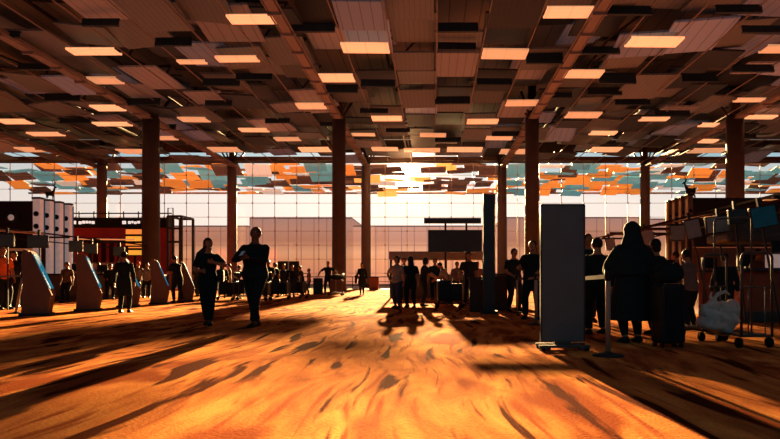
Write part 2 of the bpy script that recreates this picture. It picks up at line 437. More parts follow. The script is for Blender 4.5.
for a in cream: louvre(*a, True)
for a in darkl: louvre(*a, False)
# roof bracing seen through the gaps
for X in [bx[0]-7, bx[0]+1, bx[1]-2.5, bx[2]+2.5, bx[2]+9, bx[3]+2, bx[1]+4]:
    b = MB()
    for k in range(8):
        b.tube([(0, 22+k*4.2, 13.9), (1.8, 24.1+k*4.2, 14.8), (0, 26.2+k*4.2, 13.9)], .07, 6)
    b.tube([(0, 21, 13.9), (0, 56, 13.9)], .09, 6)
    b.build('roof_truss', M_colb, loc=(X, 0, 0), label='dark zigzag steel truss behind the hung ceiling panels', cat='truss', group='roof trusses')

# canopy outside the glass
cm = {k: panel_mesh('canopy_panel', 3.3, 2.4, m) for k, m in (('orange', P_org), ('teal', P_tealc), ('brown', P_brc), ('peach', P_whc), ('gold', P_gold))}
CPL = {'gold': 'golden panel, sun glow painted in, of the canopy beside the low sun', 'orange': 'orange panel, sunlight painted in, of the canopy outside the glass', 'teal': 'pale teal panel, sky light painted in, of the canopy outside the glass',
       'brown': 'brown panel, shade painted in, of the canopy outside the glass', 'peach': 'peach panel, light painted in, of the canopy outside the glass'}
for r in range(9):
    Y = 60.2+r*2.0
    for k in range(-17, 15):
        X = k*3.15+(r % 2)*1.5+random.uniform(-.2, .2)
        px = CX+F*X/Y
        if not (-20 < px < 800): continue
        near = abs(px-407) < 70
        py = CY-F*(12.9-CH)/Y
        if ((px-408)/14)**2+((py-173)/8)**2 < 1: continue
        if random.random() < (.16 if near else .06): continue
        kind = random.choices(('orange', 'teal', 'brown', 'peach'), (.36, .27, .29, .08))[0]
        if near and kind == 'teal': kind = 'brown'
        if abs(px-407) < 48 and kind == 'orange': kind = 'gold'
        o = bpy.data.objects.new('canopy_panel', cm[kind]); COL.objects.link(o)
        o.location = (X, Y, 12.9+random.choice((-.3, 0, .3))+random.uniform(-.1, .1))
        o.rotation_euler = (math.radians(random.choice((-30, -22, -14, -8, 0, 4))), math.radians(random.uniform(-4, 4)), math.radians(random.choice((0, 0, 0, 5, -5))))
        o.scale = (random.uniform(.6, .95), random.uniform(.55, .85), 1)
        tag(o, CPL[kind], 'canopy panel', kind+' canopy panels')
MB().box((-4, 77.6, 12.75), (104, .25, .22)).build('canopy_edge_beam', M_beam, label='long straight edge beam of the canopy outside the glass', cat='beam')

# far buildings, haze painted as emission
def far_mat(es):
    m = bpy.data.materials.new('haze_painted_facade'); m.use_nodes = True
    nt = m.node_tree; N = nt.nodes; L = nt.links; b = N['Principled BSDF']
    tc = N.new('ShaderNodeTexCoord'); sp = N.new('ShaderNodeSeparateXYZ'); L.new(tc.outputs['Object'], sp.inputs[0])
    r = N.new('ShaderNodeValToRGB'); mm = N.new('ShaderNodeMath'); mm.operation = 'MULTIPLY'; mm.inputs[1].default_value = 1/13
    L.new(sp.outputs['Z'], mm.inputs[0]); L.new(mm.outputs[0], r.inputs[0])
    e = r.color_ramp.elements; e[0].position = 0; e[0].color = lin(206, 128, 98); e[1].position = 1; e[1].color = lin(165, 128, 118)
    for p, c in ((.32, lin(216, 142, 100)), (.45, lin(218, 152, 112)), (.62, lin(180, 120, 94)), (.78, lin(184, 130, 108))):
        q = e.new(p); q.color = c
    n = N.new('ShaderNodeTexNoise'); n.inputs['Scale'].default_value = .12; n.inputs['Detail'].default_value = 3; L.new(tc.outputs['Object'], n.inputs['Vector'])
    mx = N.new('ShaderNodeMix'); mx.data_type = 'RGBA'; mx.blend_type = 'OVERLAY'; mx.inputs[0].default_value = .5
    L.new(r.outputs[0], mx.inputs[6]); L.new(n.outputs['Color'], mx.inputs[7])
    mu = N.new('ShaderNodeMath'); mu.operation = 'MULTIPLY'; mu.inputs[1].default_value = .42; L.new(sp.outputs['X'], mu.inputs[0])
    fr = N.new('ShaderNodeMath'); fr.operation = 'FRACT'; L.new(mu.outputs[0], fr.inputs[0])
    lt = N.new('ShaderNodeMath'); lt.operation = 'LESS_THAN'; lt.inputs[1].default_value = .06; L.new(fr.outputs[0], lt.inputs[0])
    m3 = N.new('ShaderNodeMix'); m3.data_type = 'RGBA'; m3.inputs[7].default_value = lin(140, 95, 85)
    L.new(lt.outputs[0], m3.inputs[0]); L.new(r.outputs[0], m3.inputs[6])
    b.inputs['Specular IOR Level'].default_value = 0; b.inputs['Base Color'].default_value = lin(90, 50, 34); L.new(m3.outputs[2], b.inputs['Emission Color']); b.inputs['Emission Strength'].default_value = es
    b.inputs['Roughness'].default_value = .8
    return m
FMs = {}
def far_block(px0, px1, ytop, Y, label, dep=20, es=1.05):
    FM = FMs.setdefault(es, None) or far_mat(es); FMs[es] = FM
    x0, x1 = wx(px0, Y), wx(px1, Y); z = wz(ytop, Y)
    e0 = empty('building', label, 'building', ((x0+x1)/2, Y+dep/2, -.05))
    MB().box((0, 0, z/2), (x1-x0, dep, z)).build('wall', FM, e0)
    MB().box((0, 0, z+.12), (x1-x0, dep, .25)).build('parapet', mat('parapet', lin(120, 96, 96), .8, var=.05, emit=lin(120, 96, 96), es=.4), e0)  # faint emission, haze painted in here too
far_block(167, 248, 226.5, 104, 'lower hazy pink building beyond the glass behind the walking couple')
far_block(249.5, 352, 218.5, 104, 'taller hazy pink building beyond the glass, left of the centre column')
far_block(353.5, 500, 226.5, 104, 'lower hazy peach building beyond the glass under the sun', es=1.4)  # brighter emission paints the wash around the sun
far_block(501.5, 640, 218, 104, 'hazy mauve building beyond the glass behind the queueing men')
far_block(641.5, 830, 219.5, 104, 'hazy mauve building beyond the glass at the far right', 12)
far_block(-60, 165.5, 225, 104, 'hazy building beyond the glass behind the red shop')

# railing in front of glass
b = empty('railing', 'low steel railing in front of the glass wall behind the lone traveller', 'railing', (wx(385, 52), 52, 0))
MB().tube([(-9, 0, 1.05), (9, 0, 1.05)], .04).tube([(-9, 0, .6), (9, 0, .6)], .025).tube([(-9, 0, .25), (9, 0, .25)], .025).build('rail', M_steel_d, b)
for k in range(10): MB().cyl((-9+k*2, 0, 0), (-9+k*2, 0, 1.05), .035).build('post', M_steel_d, b)
b = empty('litter_bin', 'reddish brown bin standing just right of the lone traveller', 'bin', (wx(374, 44), 44, 0))
MB().box((0, 0, .48), (.72, .5, .96), bev=.03).build('body', mat('bin_brown', lin(120, 66, 52), .6, var=.1), b)
MB().box((0, 0, 1.0), (.76, .54, .1), bev=.02).build('lid', M_dark, b)
for i, (px, n_) in enumerate(((283, 'left of the pair of dark doors behind the seated crowd'), (294, 'right of the pair of dark doors behind the seated crowd'))):
    e0 = empty('dark_door_board', n_, 'board', (wx(px, 37.5), 37.5, 0))
    MB().box((0, 0, 1.0), (.62, .08, 2.0), bev=.01).build('panel', M_black, e0)
    MB().box((0, 0, 2.02), (.66, .12, .06)).box((-.33, 0, 1.0), (.03, .12, 2.0)).box((.33, 0, 1.0), (.03, .12, 2.0)).build('frame', M_colb, e0)

# ------------------------------------------------------------------ red shop at left
YS = 43.0
sx0, sx1 = wx(66, YS), wx(169, YS)
shop = empty('shop', 'long red shop with a black sign band behind the kiosks at left', 'shop', ((sx0+sx1)/2, YS+2, 0))
cxs = (sx0+sx1)/2; wS = sx1-sx0
M_red = mat('red_wall', lin(140, 34, 26), .6, var=.25, scale=.8, emit=lin(140, 30, 22), es=.12)
MB().box((0, -1.6, 2.4), (wS, .8, 4.8)).build('wall', M_red, shop)
sb = MB().box((0, -2.1, 5.15), (wS+.4, .5, .75)).build('sign_band', M_black, shop)
M_lite = mat('sign_letter', lin(240, 232, 225), .5, emit=lin(240, 230, 222), es=.9)
def dashes(b, x0, x1, z, y, h):
    x = x0
    while x < x1:
        w_ = random.uniform(.1, .24); b.box((x+w_/2, y, z+random.uniform(-.03, .03)), (w_, .04, h*random.uniform(.7, 1))); x += w_+.06
b = MB(); b.box((wx(78, YS)-cxs, -2.4, 5.15), (.18, .06, .25)); dashes(b, wx(82, YS)-cxs, wx(96, YS)-cxs, 5.15, -2.4, .22)
b.box((wx(127, YS)-cxs, -2.4, 5.15), (.26, .06, .24)); dashes(b, wx(131, YS)-cxs, wx(142, YS)-cxs, 5.15, -2.4, .22)
b.build('lettering', M_lite, sb)
b = MB()
for k in range(6): b.tube([(wx(75+k*15, YS)-cxs, -1.5, 5.5), (wx(75+k*15, YS)-cxs, -1.5, 6.1)], .05, 6)
b.tube([(-wS/2, -1.5, 5.95), (wS/2, -1.5, 5.95)], .05, 6); b.build('roof_rail', M_colb, shop)
for px in (72, 96, 104, 112, 120): MB().box((wx(px, YS)-cxs, -2.06, 2.7), (.32, .1, 2.6)).build('dark_recess', mat('recess', lin(45, 20, 18), .7, var=.2), shop)
for px, ww in ((90, 3.2), (118, 1.6)): MB().box((wx(px, YS)-cxs, -2.08, 1.3), (ww, .12, 1.6)).build('glass_front', mat('shop_glow', lin(120, 62, 48), .4, emit=lin(150, 80, 60), es=.25, var=.5, scale=1.2), shop)
MB().box((wx(108, YS)-cxs, -2.3, 3.7), (wS*.6, .5, .18)).build('awning', M_black, shop)
# glowing shelves
e0 = empty('glowing_menu_board', 'orange glowing banded display on the red shop left of the thick column', 'display', (wx(135, YS-2.6), YS-2.6, 0))
MB().box((0, 0, 3.55), (1.35, .15, 2.1)).box((0, .0, 1.3), (.12, .1, 2.6)).build('housing', M_black, e0)
for k in range(4):
    MB().box((0, -.1, 2.75+k*.5), (1.2, .06, .34)).build('light_band', mat('amber_light%d' % (k % 2), lin(240, 140 if k % 2 else 165, 50), .5, emit=lin(245, 140 if k % 2 else 170, 60), es=.85), e0)
# steel frame structure right of shop
e0 = empty('steel_frame', 'open grey steel frame standing right of the red shop', 'frame', (wx(176, 41.5), 41.5, 0))
xs = [wx(p, 41.5)-wx(176, 41.5) for p in (168, 173, 181.5)]
for x in xs: MB().box((x, 0, 2.75), (.16, .16, 5.5)).build('post', M_steel_d, e0)
for x in xs[::2]: MB().box((x, 2, 2.75), (.16, .16, 5.5)).build('post', M_steel_d, e0)
for z in (4.6, 3.6): MB().box((sum(xs[::2])/2, 0, z), (xs[2]-xs[0], .14, .16)).build('cross_bar', M_steel_d, e0)
b = MB(); b.box((sum(xs[::2])/2, 0, 5.5), (xs[2]-xs[0], .14, .16)).box((sum(xs[::2])/2, 2, 5.5), (xs[2]-xs[0], .14, .16))
b.box((xs[0], 1, 5.5), (.14, 2, .14)).box((xs[2], 1, 5.5), (.14, 2, .14))
b.tube([(xs[0], 0, 5.55), (xs[0], 0, 6.1), (xs[1], 0, 6.1), (xs[1], 0, 5.55)], .05, 6); b.build('top_frame', M_steel_d, e0)
MB().box((xs[0]-.35, .6, 3.0), (.6, .1, 3.2)).build('red_banner', M_red, e0)

# ------------------------------------------------------------------ check-in blocks with fins and deer
M_blk = mat('block_dark', lin(40, 30, 30), .5, var=.2, scale=1)
M_fin = mat('fin_grey_glow', lin(215, 200, 200), .8, var=.1, emit=lin(205, 170, 160), es=.3, spec=0)  # emission paints reflected light on the fins
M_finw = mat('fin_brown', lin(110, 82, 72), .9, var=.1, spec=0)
M_finb = mat('fin_teal_glow', lin(52, 80, 100), .7, var=.1, emit=lin(52, 90, 115), es=.25, spec=0)  # emission paints light on the teal fin edges
def island(side, xf, yn, label, w_=9.0):
    # side=-1: body extends to -X from xf; fins on the aisle face
    e0 = empty('check_in_block', label, 'check-in block', (xf, yn, 0))
    MB().box((side*w_/2, 1.25, 2.55), (w_, 2.3, 2.85), bev=.03).box((side*w_/2, 1.25, .6), (w_*.96, 2.1, 1.2)).build('body', M_blk, e0)
    MB().box((side*w_/2, .02, 2.02), (w_, .1, .1)).build('trim_strip', mat('warm_strip', lin(190, 120, 80), .5, emit=lin(190, 115, 75), es=.25), e0)
    b = MB(); b.cyl((side*.85, .07, 3.3), (side*.85, .0, 3.3), .26).build('round_emblem', M_dark, e0)
    MB().cyl((side*.85, .0, 3.3), (side*.85, -.02, 3.3), .12).cyl((side*.85, .0, 3.3), (side*.85, -.03, 3.3), .05).build('round_emblem', M_fin, e0)
    pr, zt_ = (.29, 4.05) if side < 0 else (.2, 4.05)
    for k in range(4):
        y = .12+k*.6
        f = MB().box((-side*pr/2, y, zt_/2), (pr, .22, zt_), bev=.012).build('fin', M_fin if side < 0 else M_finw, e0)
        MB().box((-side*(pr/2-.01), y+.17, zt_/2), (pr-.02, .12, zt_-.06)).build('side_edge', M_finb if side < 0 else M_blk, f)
        for z in (3.45, 2.95): MB().cyl((-side*pr/2, y-.112, z), (-side*pr/2, y-.135, z), pr*.36).build('round_port', M_black, f)
        MB().box((-side*pr/2, y, zt_+.03), (pr+.06, .3, .08), bev=.02).build('cap', M_blk, f)
    return e0
island(-1, -15.95, 22.3, 'dark check-in block topped by a deer at far left, four grey fins on its side')
island(1, 9.95, 21.4, 'dark check-in block topped by a deer at right, four fins on its side')

def deer(loc, rz, label, s=1.0):
    e0 = empty('deer_statue', label, 'statue', loc, rz)
    M_d = mat('deer_bronze', lin(52, 34, 30), .5, var=.1)
    b = MB()
    b.ring_loft([((-.30, 0, .42), V((0, .03, 0)), V((0, 0, .04))), ((-.27, 0, .42), V((0, .085, 0)), V((0, 0, .1))), ((-.12, 0, .41), V((0, .09, 0)), V((0, 0, .095))),
                 ((.05, 0, .42), V((0, .085, 0)), V((0, 0, .11))), ((.17, 0, .46), V((0, .075, 0)), V((0, 0, .115))), ((.24, 0, .52), V((0, .05, 0)), V((.03, 0, .07))),], 12)
    b.tube([(.17, 0, .5), (.25, 0, .62), (.29, 0, .74)], [.085, .055, .042])
    b.tube([(.25, 0, .77), (.33, 0, .76), (.42, 0, .72)], [.045, .042, .02])
    b.tube([(-.29, 0, .47), (-.34, 0, .5), (-.36, 0, .46)], [.03, .025, .008])
    for sy in (-1, 1):
        b.tube([(.16, sy*.06, .42), (.17, sy*.06, .22), (.165, sy*.06, .02)], [.045, .022, .016])
        b.tube([(-.24, sy*.06, .42), (-.2, sy*.06, .26), (-.27, sy*.06, .17), (-.25, sy*.06, .02)], [.06, .032, .018, .016])
        b.tube([(.24, sy*.03, .79), (.2, sy*.09, .83)], [.02, .006])
    bod = b.build('body', M_d, e0)
    b = MB()
    for sy in (-1, 1):
        b.tube([(.26, sy*.02, .79), (.2, sy*.09, .9), (.22, sy*.15, 1.02), (.3, sy*.14, 1.12)], [.024, .02, .018, .01], 6)
        b.tube([(.21, sy*.08, .88), (.3, sy*.1, .96)], [.018, .01], 6); b.tube([(.22, sy*.14, 1.0), (.14, sy*.17, 1.08)], [.01, .005], 6)
    b.build('antler', M_d, bod)
    MB().box((-.05, 0, -.01), (.7, .3, .06), bev=.01).build('plinth', M_d, e0)
    e0.scale = (s*.72, s, s)
deer((-15.95, 23.35, 4.06), .15, 'small bronze deer statue standing on the far left block', .82)
deer((wx(690, 22.3), 22.3, 3.96), PI-.7, 'small bronze deer statue standing on the right block', .98)

# ------------------------------------------------------------------ self-service kiosks
M_ksk = mat('kiosk_shell', lin(92, 70, 62), .8, var=.06, spec=.03)
M_scr = mat('screen_teal', lin(16, 60, 80), .7, emit=lin(45, 160, 195), es=.45, spec=.02)
def kiosk():
    e0 = empty('check_in_kiosk', '', 'kiosk', (0, 0, 0))
    prof = [(-.30, 0), (.20, 0), (.27, .42), (-.16, 1.50), (-.24, 1.53), (-.30, 1.40), (-.26, .6)]
    MB().prism(prof, 1, -.28, .28).build('shell', M_ksk, e0)
    d = V((.27+.16, 0, .42-1.50)).normalized(); nrm_ = V((-d.z, 0, d.x))
    if nrm_.x < 0: nrm_ = -nrm_
    c = V(((.27-.16)/2, 0, (.42+1.50)/2))+nrm_*.02
    R = Matrix((V((0, 1, 0)), d, nrm_)).transposed()
    fr = MB().box(c, (.54, 1.10, .05), R, bev=.01).build('screen_frame', M_ksk, e0)
    MB().box(c+nrm_*.03-d*.05, (.46, .86, .02), R).build('screen', M_scr, fr)
    MB().box((-.04, 0, .03), (.6, .62, .06)).build('plinth', M_dark, e0)
    return e0
k0 = kiosk()
kl = ['check-in kiosk with teal slanted screen nearest at far left', 'second kiosk from the left, teal screen edge lit', 'kiosk partly hidden behind the standing dark figure',
      'kiosk just below the thick column, left of the reaching man', 'small kiosk at the reaching man, left of the walking woman', 'farthest small kiosk, behind the walking woman']
for i, Y in enumerate((13.08, 15.03, 17.0, 18.9, 20.9, 22.9)):
    o = k0 if i == 0 else copy_tree(k0)
    o.location = (-9.2-.0*i, Y, 0); o.rotation_euler.z = .39+random.uniform(-.03, .03); o.scale = (1, .82, 1); tag(o, kl[i], 'kiosk', 'self-service check-in kiosks')

# overhead rails with hanging monitors, left
M_rail = mat('rail_matte', lin(44, 38, 38), .95, var=.1, spec=0)
def monitor_rail(X, ys, z, side, label, ytilt=0):
    e0 = empty('overhead_rail', label, 'rail', (X, ys[0], 0))
    L_ = ys[-1]-ys[0]
    MB().box((0, L_/2, z+.06), (.045, L_+1.2, .045)).build('rail', M_rail, e0)
    MB().box((side*.9, L_/2, z-.1), (.035, L_+1.2, .035)).build('rail', M_rail, e0)
    for Y in ys: MB().box((side*.8, Y-ys[0]+.6, z/2), (.09, .09, z)).box((side*.4, Y-ys[0]+.6, z+.02), (.9, .06, .06)).build('post', M_rail, e0)
    return e0
def monitor(X, Y, z, rz, w_, h, label, tilt=.0, roll=0.0, m=None, group='hanging check-in monitors'):
    e0 = empty('monitor', label, 'monitor', (X, Y, z), rz, group); e0.rotation_euler = (tilt, roll, rz)
    MB().box((0, 0, 0), (w_, .07, h), bev=.012).build('housing', M_dark, e0)
    MB().box((0, -.04, 0), (w_*.92, .012, h*.88)).build('screen', m or M_navy, e0)
    MB().box((0, .055, h/2+.05), (.06, .05, .22)).box((0, .075, (h/2+.1-z)/2), (.03, .03, h/2+.1+z)).build('support_pole', M_dark, e0)
monitor_rail(-12.0, [15.3, 17.8, 20.3, 22.8], 2.2, -1, 'dark overhead rail above the desks behind the left kiosks')
for i, (px, Y, n_) in enumerate(((38, 15.7, 'hanging monitor right above the nearest left kiosk'), (6, 15.2, 'hanging monitor at the far left edge above the desks'), (76, 18.0, 'hanging monitor in front of the fins end at left'), (91, 19.5, 'hanging monitor above the second left kiosk'), (119, 21.3, 'hanging monitor above the standing dark figure'))):
    monitor(wx(px, Y), Y, 1.9, .1, .42 if i else .55, .36, n_, m=mat('screen_dim', lin(60, 78, 88), .4, var=.1))
b = MB(); b.tube([(0, 0, 0), (1.9, .4, .0)], .022); b.build('light_bar', mat('warm_strip2', lin(235, 160, 110), .4, emit=lin(235, 150, 95), es=.6), loc=(wx(76, 20), 20, 2.28), label='thin warm lit bar hanging in front of the red shop', cat='light bar')
b = MB(); b.tube([(0, 0, 0), (-2.2, -1.6, .12)], .03); b.build('overhead_gantry', mat('pale_arm', lin(170, 130, 112), .4, var=.1), loc=(wx(44, 16), 16, 2.14), label='pale overhead arm slanting across the far left block', cat='gantry')

# left check-in counters
M_cnt = mat('counter_brown', lin(92, 66, 56), .5, var=.1)
def desk(X, Y, rz, label, m=M_cnt, w_=1.5):
    e0 = empty('check_in_desk', label, 'desk', (X, Y, 0), rz)
    MB().box((0, 0, .5), (w_, .6, 1.0), bev=.015).build('body', m, e0)
    MB().box((0, -.05, 1.03), (w_+.08, .78, .06), bev=.01).build('worktop', M_dark, e0)
    MB().box((0, -.31, .12), (w_*.98, .03, .2)).build('kick_plate', M_steel_d, e0)
    mm = MB().box((w_*.25, .1, 1.3), (.42, .05, .3), bev=.01).build('display', M_black, e0)
    MB().box((w_*.25, .1, 1.1), (.05, .05, .12)).box((w_*.25, .1, 1.07), (.2, .14, .02)).build('display_stand', M_dark, mm)
for i, (px, Y) in enumerate(((8, 17.5), (66, 22.0), (92, 23.6), (118, 26.3), (148, 28.5))):
    desk(wx(px, Y), Y, .05, ['brown desk at the far left edge behind the belt post', 'brown desk between the first two left kiosks', 'brown desk behind the second left kiosk', 'brown desk right of the second left kiosk', 'brown desk behind the fourth left kiosk'][i])

# ------------------------------------------------------------------ centre boards
YB_ = 21.6
e0 = empty('display_board', 'large dark hanging-style display board with a separate bar above it', 'display board', (wx(455, YB_), YB_, 0))
X0 = wx(455, YB_)
def bxp(px0, px1, py0, py1, Y, dep, ox, oy=0, bev=0):
    x0, x1, z0, z1 = wx(px0, Y)-ox, wx(px1, Y)-ox, wz(py1, Y), wz(py0, Y)
    return ((x0+x1)/2, oy, (z0+z1)/2), (x1-x0, dep, z1-z0)
c, d = bxp(428, 482, 230, 252, YB_, .14, X0); MB().box(c, d, bev=.015).build('screen_panel', M_navy, e0)
c, d = bxp(424, 481, 218, 223.5, YB_, .14, X0); MB().box(c, d, bev=.01).build('top_bar', M_navy, e0)
for px in (445.5, 466.5):
    x = wx(px, YB_)-X0; MB().cyl((x, .1, 0), (x, .1, wz(220, YB_)), .04).box((x, .1, .03), (.4, .4, .05)).build('post', M_dark, e0)
e0 = empty('service_counter', 'long grey roofed service counter behind the standing group', 'counter', (wx(436, 25.2), 25.2, 0))
X0 = wx(436, 25.2)
M_gr = mat('header_grey', lin(120, 104, 98), .6, var=.08)
c, d = bxp(390, 484, 252, 260, 25.2, 1.2, X0); MB().box(c, d, bev=.02).build('header', M_gr, e0)
for px in (391, 446, 483):
    x = wx(px, 25.2)-X0; MB().box((x, 0, .9), (.09, .3, 1.8)).build('post', M_dark, e0)
MB().box((0, 0, .5), (3.6, .7, 1.0), bev=.02).build('body', M_cnt, e0)
MB().box((0, 0, 1.03), (3.75, .85, .06)).build('worktop', M_dark, e0)
YT = gy(313.5)
e0 = empty('totem_sign', 'tall narrow dark totem standing between the group and the queue', 'totem', (wx(489, YT), YT, 0))
MB().box((0, 0, 1.50), (.285, .16, 2.86), bev=.008).build('slab', M_navy, e0)
MB().box((0, 0, 2.92), (.29, .17, .03)).build('cap', M_steel_d, e0)
MB().box((0, 0, .035), (.42, .4, .07), bev=.01).build('base_plate', M_dark, e0)
YD = 15.4
e0 = empty('podium_desk', 'dark waist-high podium desk just right of the tall totem', 'desk', (wx(498, YD), YD, 0))
MB().box((0, 0, .47), (.46, .5, .94), bev=.015).build('body', M_colb, e0)
MB().box((0, 0, .97), (.54, .6, .05), bev=.01).build('top', M_dark, e0)
e0 = empty('podium_desk', 'low dark podium desk just left of the tall totem', 'desk', (wx(477, 14.6), 14.6, 0))
MB().box((0, 0, .42), (.4, .45, .84), bev=.015).build('body', M_colb, e0)
MB().box((0, 0, .87), (.46, .52, .05), bev=.01).build('top', M_dark, e0)

# near sign board
YN = gy(349.5)
e0 = empty('sign_board', 'large blank dark upright sign board on a flat base at the queue', 'sign board', (wx(562.3, YN), YN, 0))
x0, x1 = wx(541, YN)-wx(562.3, YN), wx(583.8, YN)-wx(562.3, YN)
MB().box((0, 0, .92), (x1-x0, .05, wz(205, YN)-.1), bev=.004).build('panel', mat('board_slate', lin(66, 76, 84), .5, var=.05), e0)
MB().box((0, -.0, wz(205, YN)), (x1-x0+.01, .06, .02)).box((x0, 0, .92), (.02, .06, 1.64)).box((x1, 0, .92), (.02, .06, 1.64)).build('frame', M_dark, e0)
MB().box((0, -.1, .05), (.6, .05, .03)).box((0, .12, .05), (.6, .05, .03)).box((-.2, 0, .035), (.05, .36, .035)).box((.2, 0, .035), (.05, .36, .035)).box((0, 0, .075), (.2, .06, .06)).build('base_frame', M_steel_d, e0)
b = MB()
for sx in (-1, 1):
    for sy in (-.14, .16): b.box((sx*.26, sy, .018), (.05, .05, .035))
b.build('foot_pad', M_rub, e0)

M_postg = mat('post_grey', lin(128, 114, 106), .5, var=.08)
# queue posts and belts
def post(px, pyb, label, lean=0.0, h=.93):
    Y = gy(pyb); X = wx(px, Y)
    e0 = empty('queue_post', label, 'queue post', (X, Y, 0), 0, 'retractable belt queue posts')
    dx = lean
    MB().tube([(0, 0, .03), (dx, 0, h)], .028, 14).build('pole', M_postg, e0)
    MB().lathe([(.17, 0), (.17, .015), (.06, .035), (.03, .05)]).build('base', M_dark, e0)
    MB().tube([(dx*.9, 0, h-.1), (dx*1.02, 0, h+.02)], .04, 14).build('belt_head', M_black, e0)
    return V((X+dx, Y, h-.05))
a = post(517, 313, 'queue post farthest back in front of the first queueing man')
b_ = post(536, 325, 'queue post in front of the second queueing man, left of the sign board')
c_ = post(608, 356, 'nearest queue post standing right of the sign board')
d_ = post(549, 318, 'queue post mostly hidden behind the sign board', 0)
l1 = post(16, 313.5, 'leaning queue post left of the nearest kiosk', .17, .98)
def belt(p, q, label):
    d = (q-p); n = 8; b = MB(); side = V((0, 0, .024))
    for i in range(n):
        A = p+d*(i/n); B = p+d*((i+1)/n); A.z -= .03*math.sin(PI*i/n); B.z -= .03*math.sin(PI*(i+1)/n)
        b.quad([A-side, B-side, B+side, A+side])
    b.build('queue_belt', M_belt, label=label, cat='belt')
belt(a, b_, 'belt stretched between the two posts left of the sign board')
belt(b_, c_, 'belt running behind the sign board to the nearest post')
belt(l1, l1+V((-2.5, .3, 0)), 'belt running off the left edge from the leaning post')

# ------------------------------------------------------------------ right check-in row
monitor_rail(6.25, [9.6, 12.2, 14.8, 17.4, 20.0], 2.32, 1, 'dark overhead rail above the right check-in desks')
mg = mat('screen_grey', lin(122, 116, 116), .45, var=.1)
mt_ = mat('screen_petrol', lin(24, 62, 76), .3, var=.2, scale=8, emit=lin(20, 70, 85), es=.12)
def mon_px(x0, x1, y0, y1, Y, label, m, roll, rz=.0):
    monitor(wx((x0+x1)/2, Y), Y, wz((y0+y1)/2, Y), rz, (x1-x0)*Y/F, (y1-y0)*Y/F, label, m=m, roll=roll)
mon_px(750, 776, 206, 228, 10.0, 'petrol screened monitor tilted under the top right rail', mt_, -.18)
mon_px(705, 735, 216, 233, 11.6, 'pale grey monitor behind the tall hoop frame', mg, -.10)
mon_px(685, 700, 219, 239, 13.0, 'grey tilted monitor left of the tall hoop frame', mg, -.22)
mon_px(670, 684, 225, 241, 14.2, 'square grey monitor in front of the right block fins', mg, -.05)
mon_px(642, 654, 229, 246, 16.0, 'small tilted monitor just right of the veiled woman head', mg, -.3)
mon_px(606, 615, 238, 250, 18.5, 'small tilted monitor left of the veiled woman', mg, -.2)
mon_px(728, 746, 209, 224, 10.6, 'dark monitor back between the grey and petrol ones', M_navy, -.1)
b = MB()
b.tube([(wx(655, 15), 15, wz(226, 15)), (wx(790, 10), 10, wz(198, 10))], .022)
b.tube([(wx(590, 18), 18, wz(239, 18)), (wx(700, 13.4), 13.4, wz(217, 13.4))], .016)
b.tube([(wx(640, 14.8), 14.8, wz(229, 14.8)), (wx(700, 14.8), 14.8, wz(229, 14.8))], .04)
b.tube([(wx(610, 18), 18, wz(233.5, 18)), (wx(672, 18), 18, wz(234, 18))], .05)
b.build('overhead_gantry', mat('arm_brown', lin(70, 48, 42), .95, var=.1, spec=0), label='thin brown overhead arms linking the right monitors', cat='gantry')
b = MB().box((0, 0, 0), (1.5, .9, .2), bev=.06).box((0, -.3, .2), (1.3, .05, .22))
b.build('counter_hood', mat('hood_grey', lin(66, 60, 60), .5, var=.1), loc=(wx(765, 11), 11.4, wz(237, 11)), label='dark rounded hood over the nearest right desk', cat='hood')
MB().box((0, 0, 0), (.55, .05, .035)).build('light_bar', mat('warm_strip3', lin(235, 160, 95), .4, emit=lin(235, 145, 80), es=.5), loc=(wx(711, 14), 14, wz(217, 14)), label='short orange lit bar on the right dark block', cat='light bar')
MB().box((0, 0, 0), (.5, .05, .035)).box((.2, .04, -1.34), (.03, .03, 2.68)).build('light_bar', _mats['warm_strip3'], loc=(wx(774, 13), 13, wz(200, 13)), label='orange lit bar at the top right above the petrol screen', cat='light bar')
M_cr = mat('counter_rust', lin(120, 62, 44), .5, var=.15)
for i, (X, Y) in enumerate(((6.9, 11.2), (7.1, 13.4), (7.3, 15.6), (7.3, 18.0), (6.6, 20.2))):
    desk(X, Y, -.05, ['rust brown desk at the right edge under the petrol screen', 'second right desk behind the tall hoop frame', 'third right desk from the front behind trolleys', 'fourth right desk from the front', 'farthest right desk near the fins'][i], M_cr, 1.7)
e0 = empty('white_terminal', 'white cased terminal with dark screen on the desk at right edge', 'terminal', (wx(776, 10.95), 10.95, 1.06))
MB().box((0, 0, .14), (.3, .25, .26), bev=.02).build('case', M_fin, e0)
MB().box((.02, -.02, .42), (.24, .05, .24), bev=.01).build('screen', M_black, e0)
# brown screen wall behind right people
MB().box((0, 0, .9), (3.0, .1, 1.8), bev=.01).box((-.75, -.06, 1.1), (.04, .03, 1.2)).box((.75, -.06, 1.1), (.04, .03, 1.2)).build('partition', mat('partition_rust', lin(128, 74, 54), .6, var=.15), loc=(wx(735, 17), 17.0, 0), label='rust brown partition behind the trolleys at right', cat='partition')

# tall hoop frame & trolleys
YH = 8.6
e0 = empty('hoop_frame', 'tall thin steel hoop frame with rounded corners at right', 'frame', (wx(733, YH), YH, 0))
hw = 18.5*YH/F; zt = wz(218, YH)
def hoop(hw, z0, zt, r, y=0, tilt=0):
    pts = [(-hw, y, z0)]
    for k in range(5): a_ = PI-k*PI/8; pts.append((-hw+r+r*math.cos(a_), y, zt-r+r*math.sin(a_)+tilt*-hw))
    for k in range(5): a_ = PI/2-k*PI/8; pts.append((hw-r+r*math.cos(a_), y, zt-r+r*math.sin(a_)+tilt*hw))
    pts.append((hw, y, z0)); return pts
MB().tube(hoop(hw, .03, zt, .05, 0, .06), .014, 8).build('tube', M_steel_d, e0)
for sx in (-1, 1): MB().box((sx*hw, 0, .015), (.08, .4, .03)).build('foot', M_dark, e0)

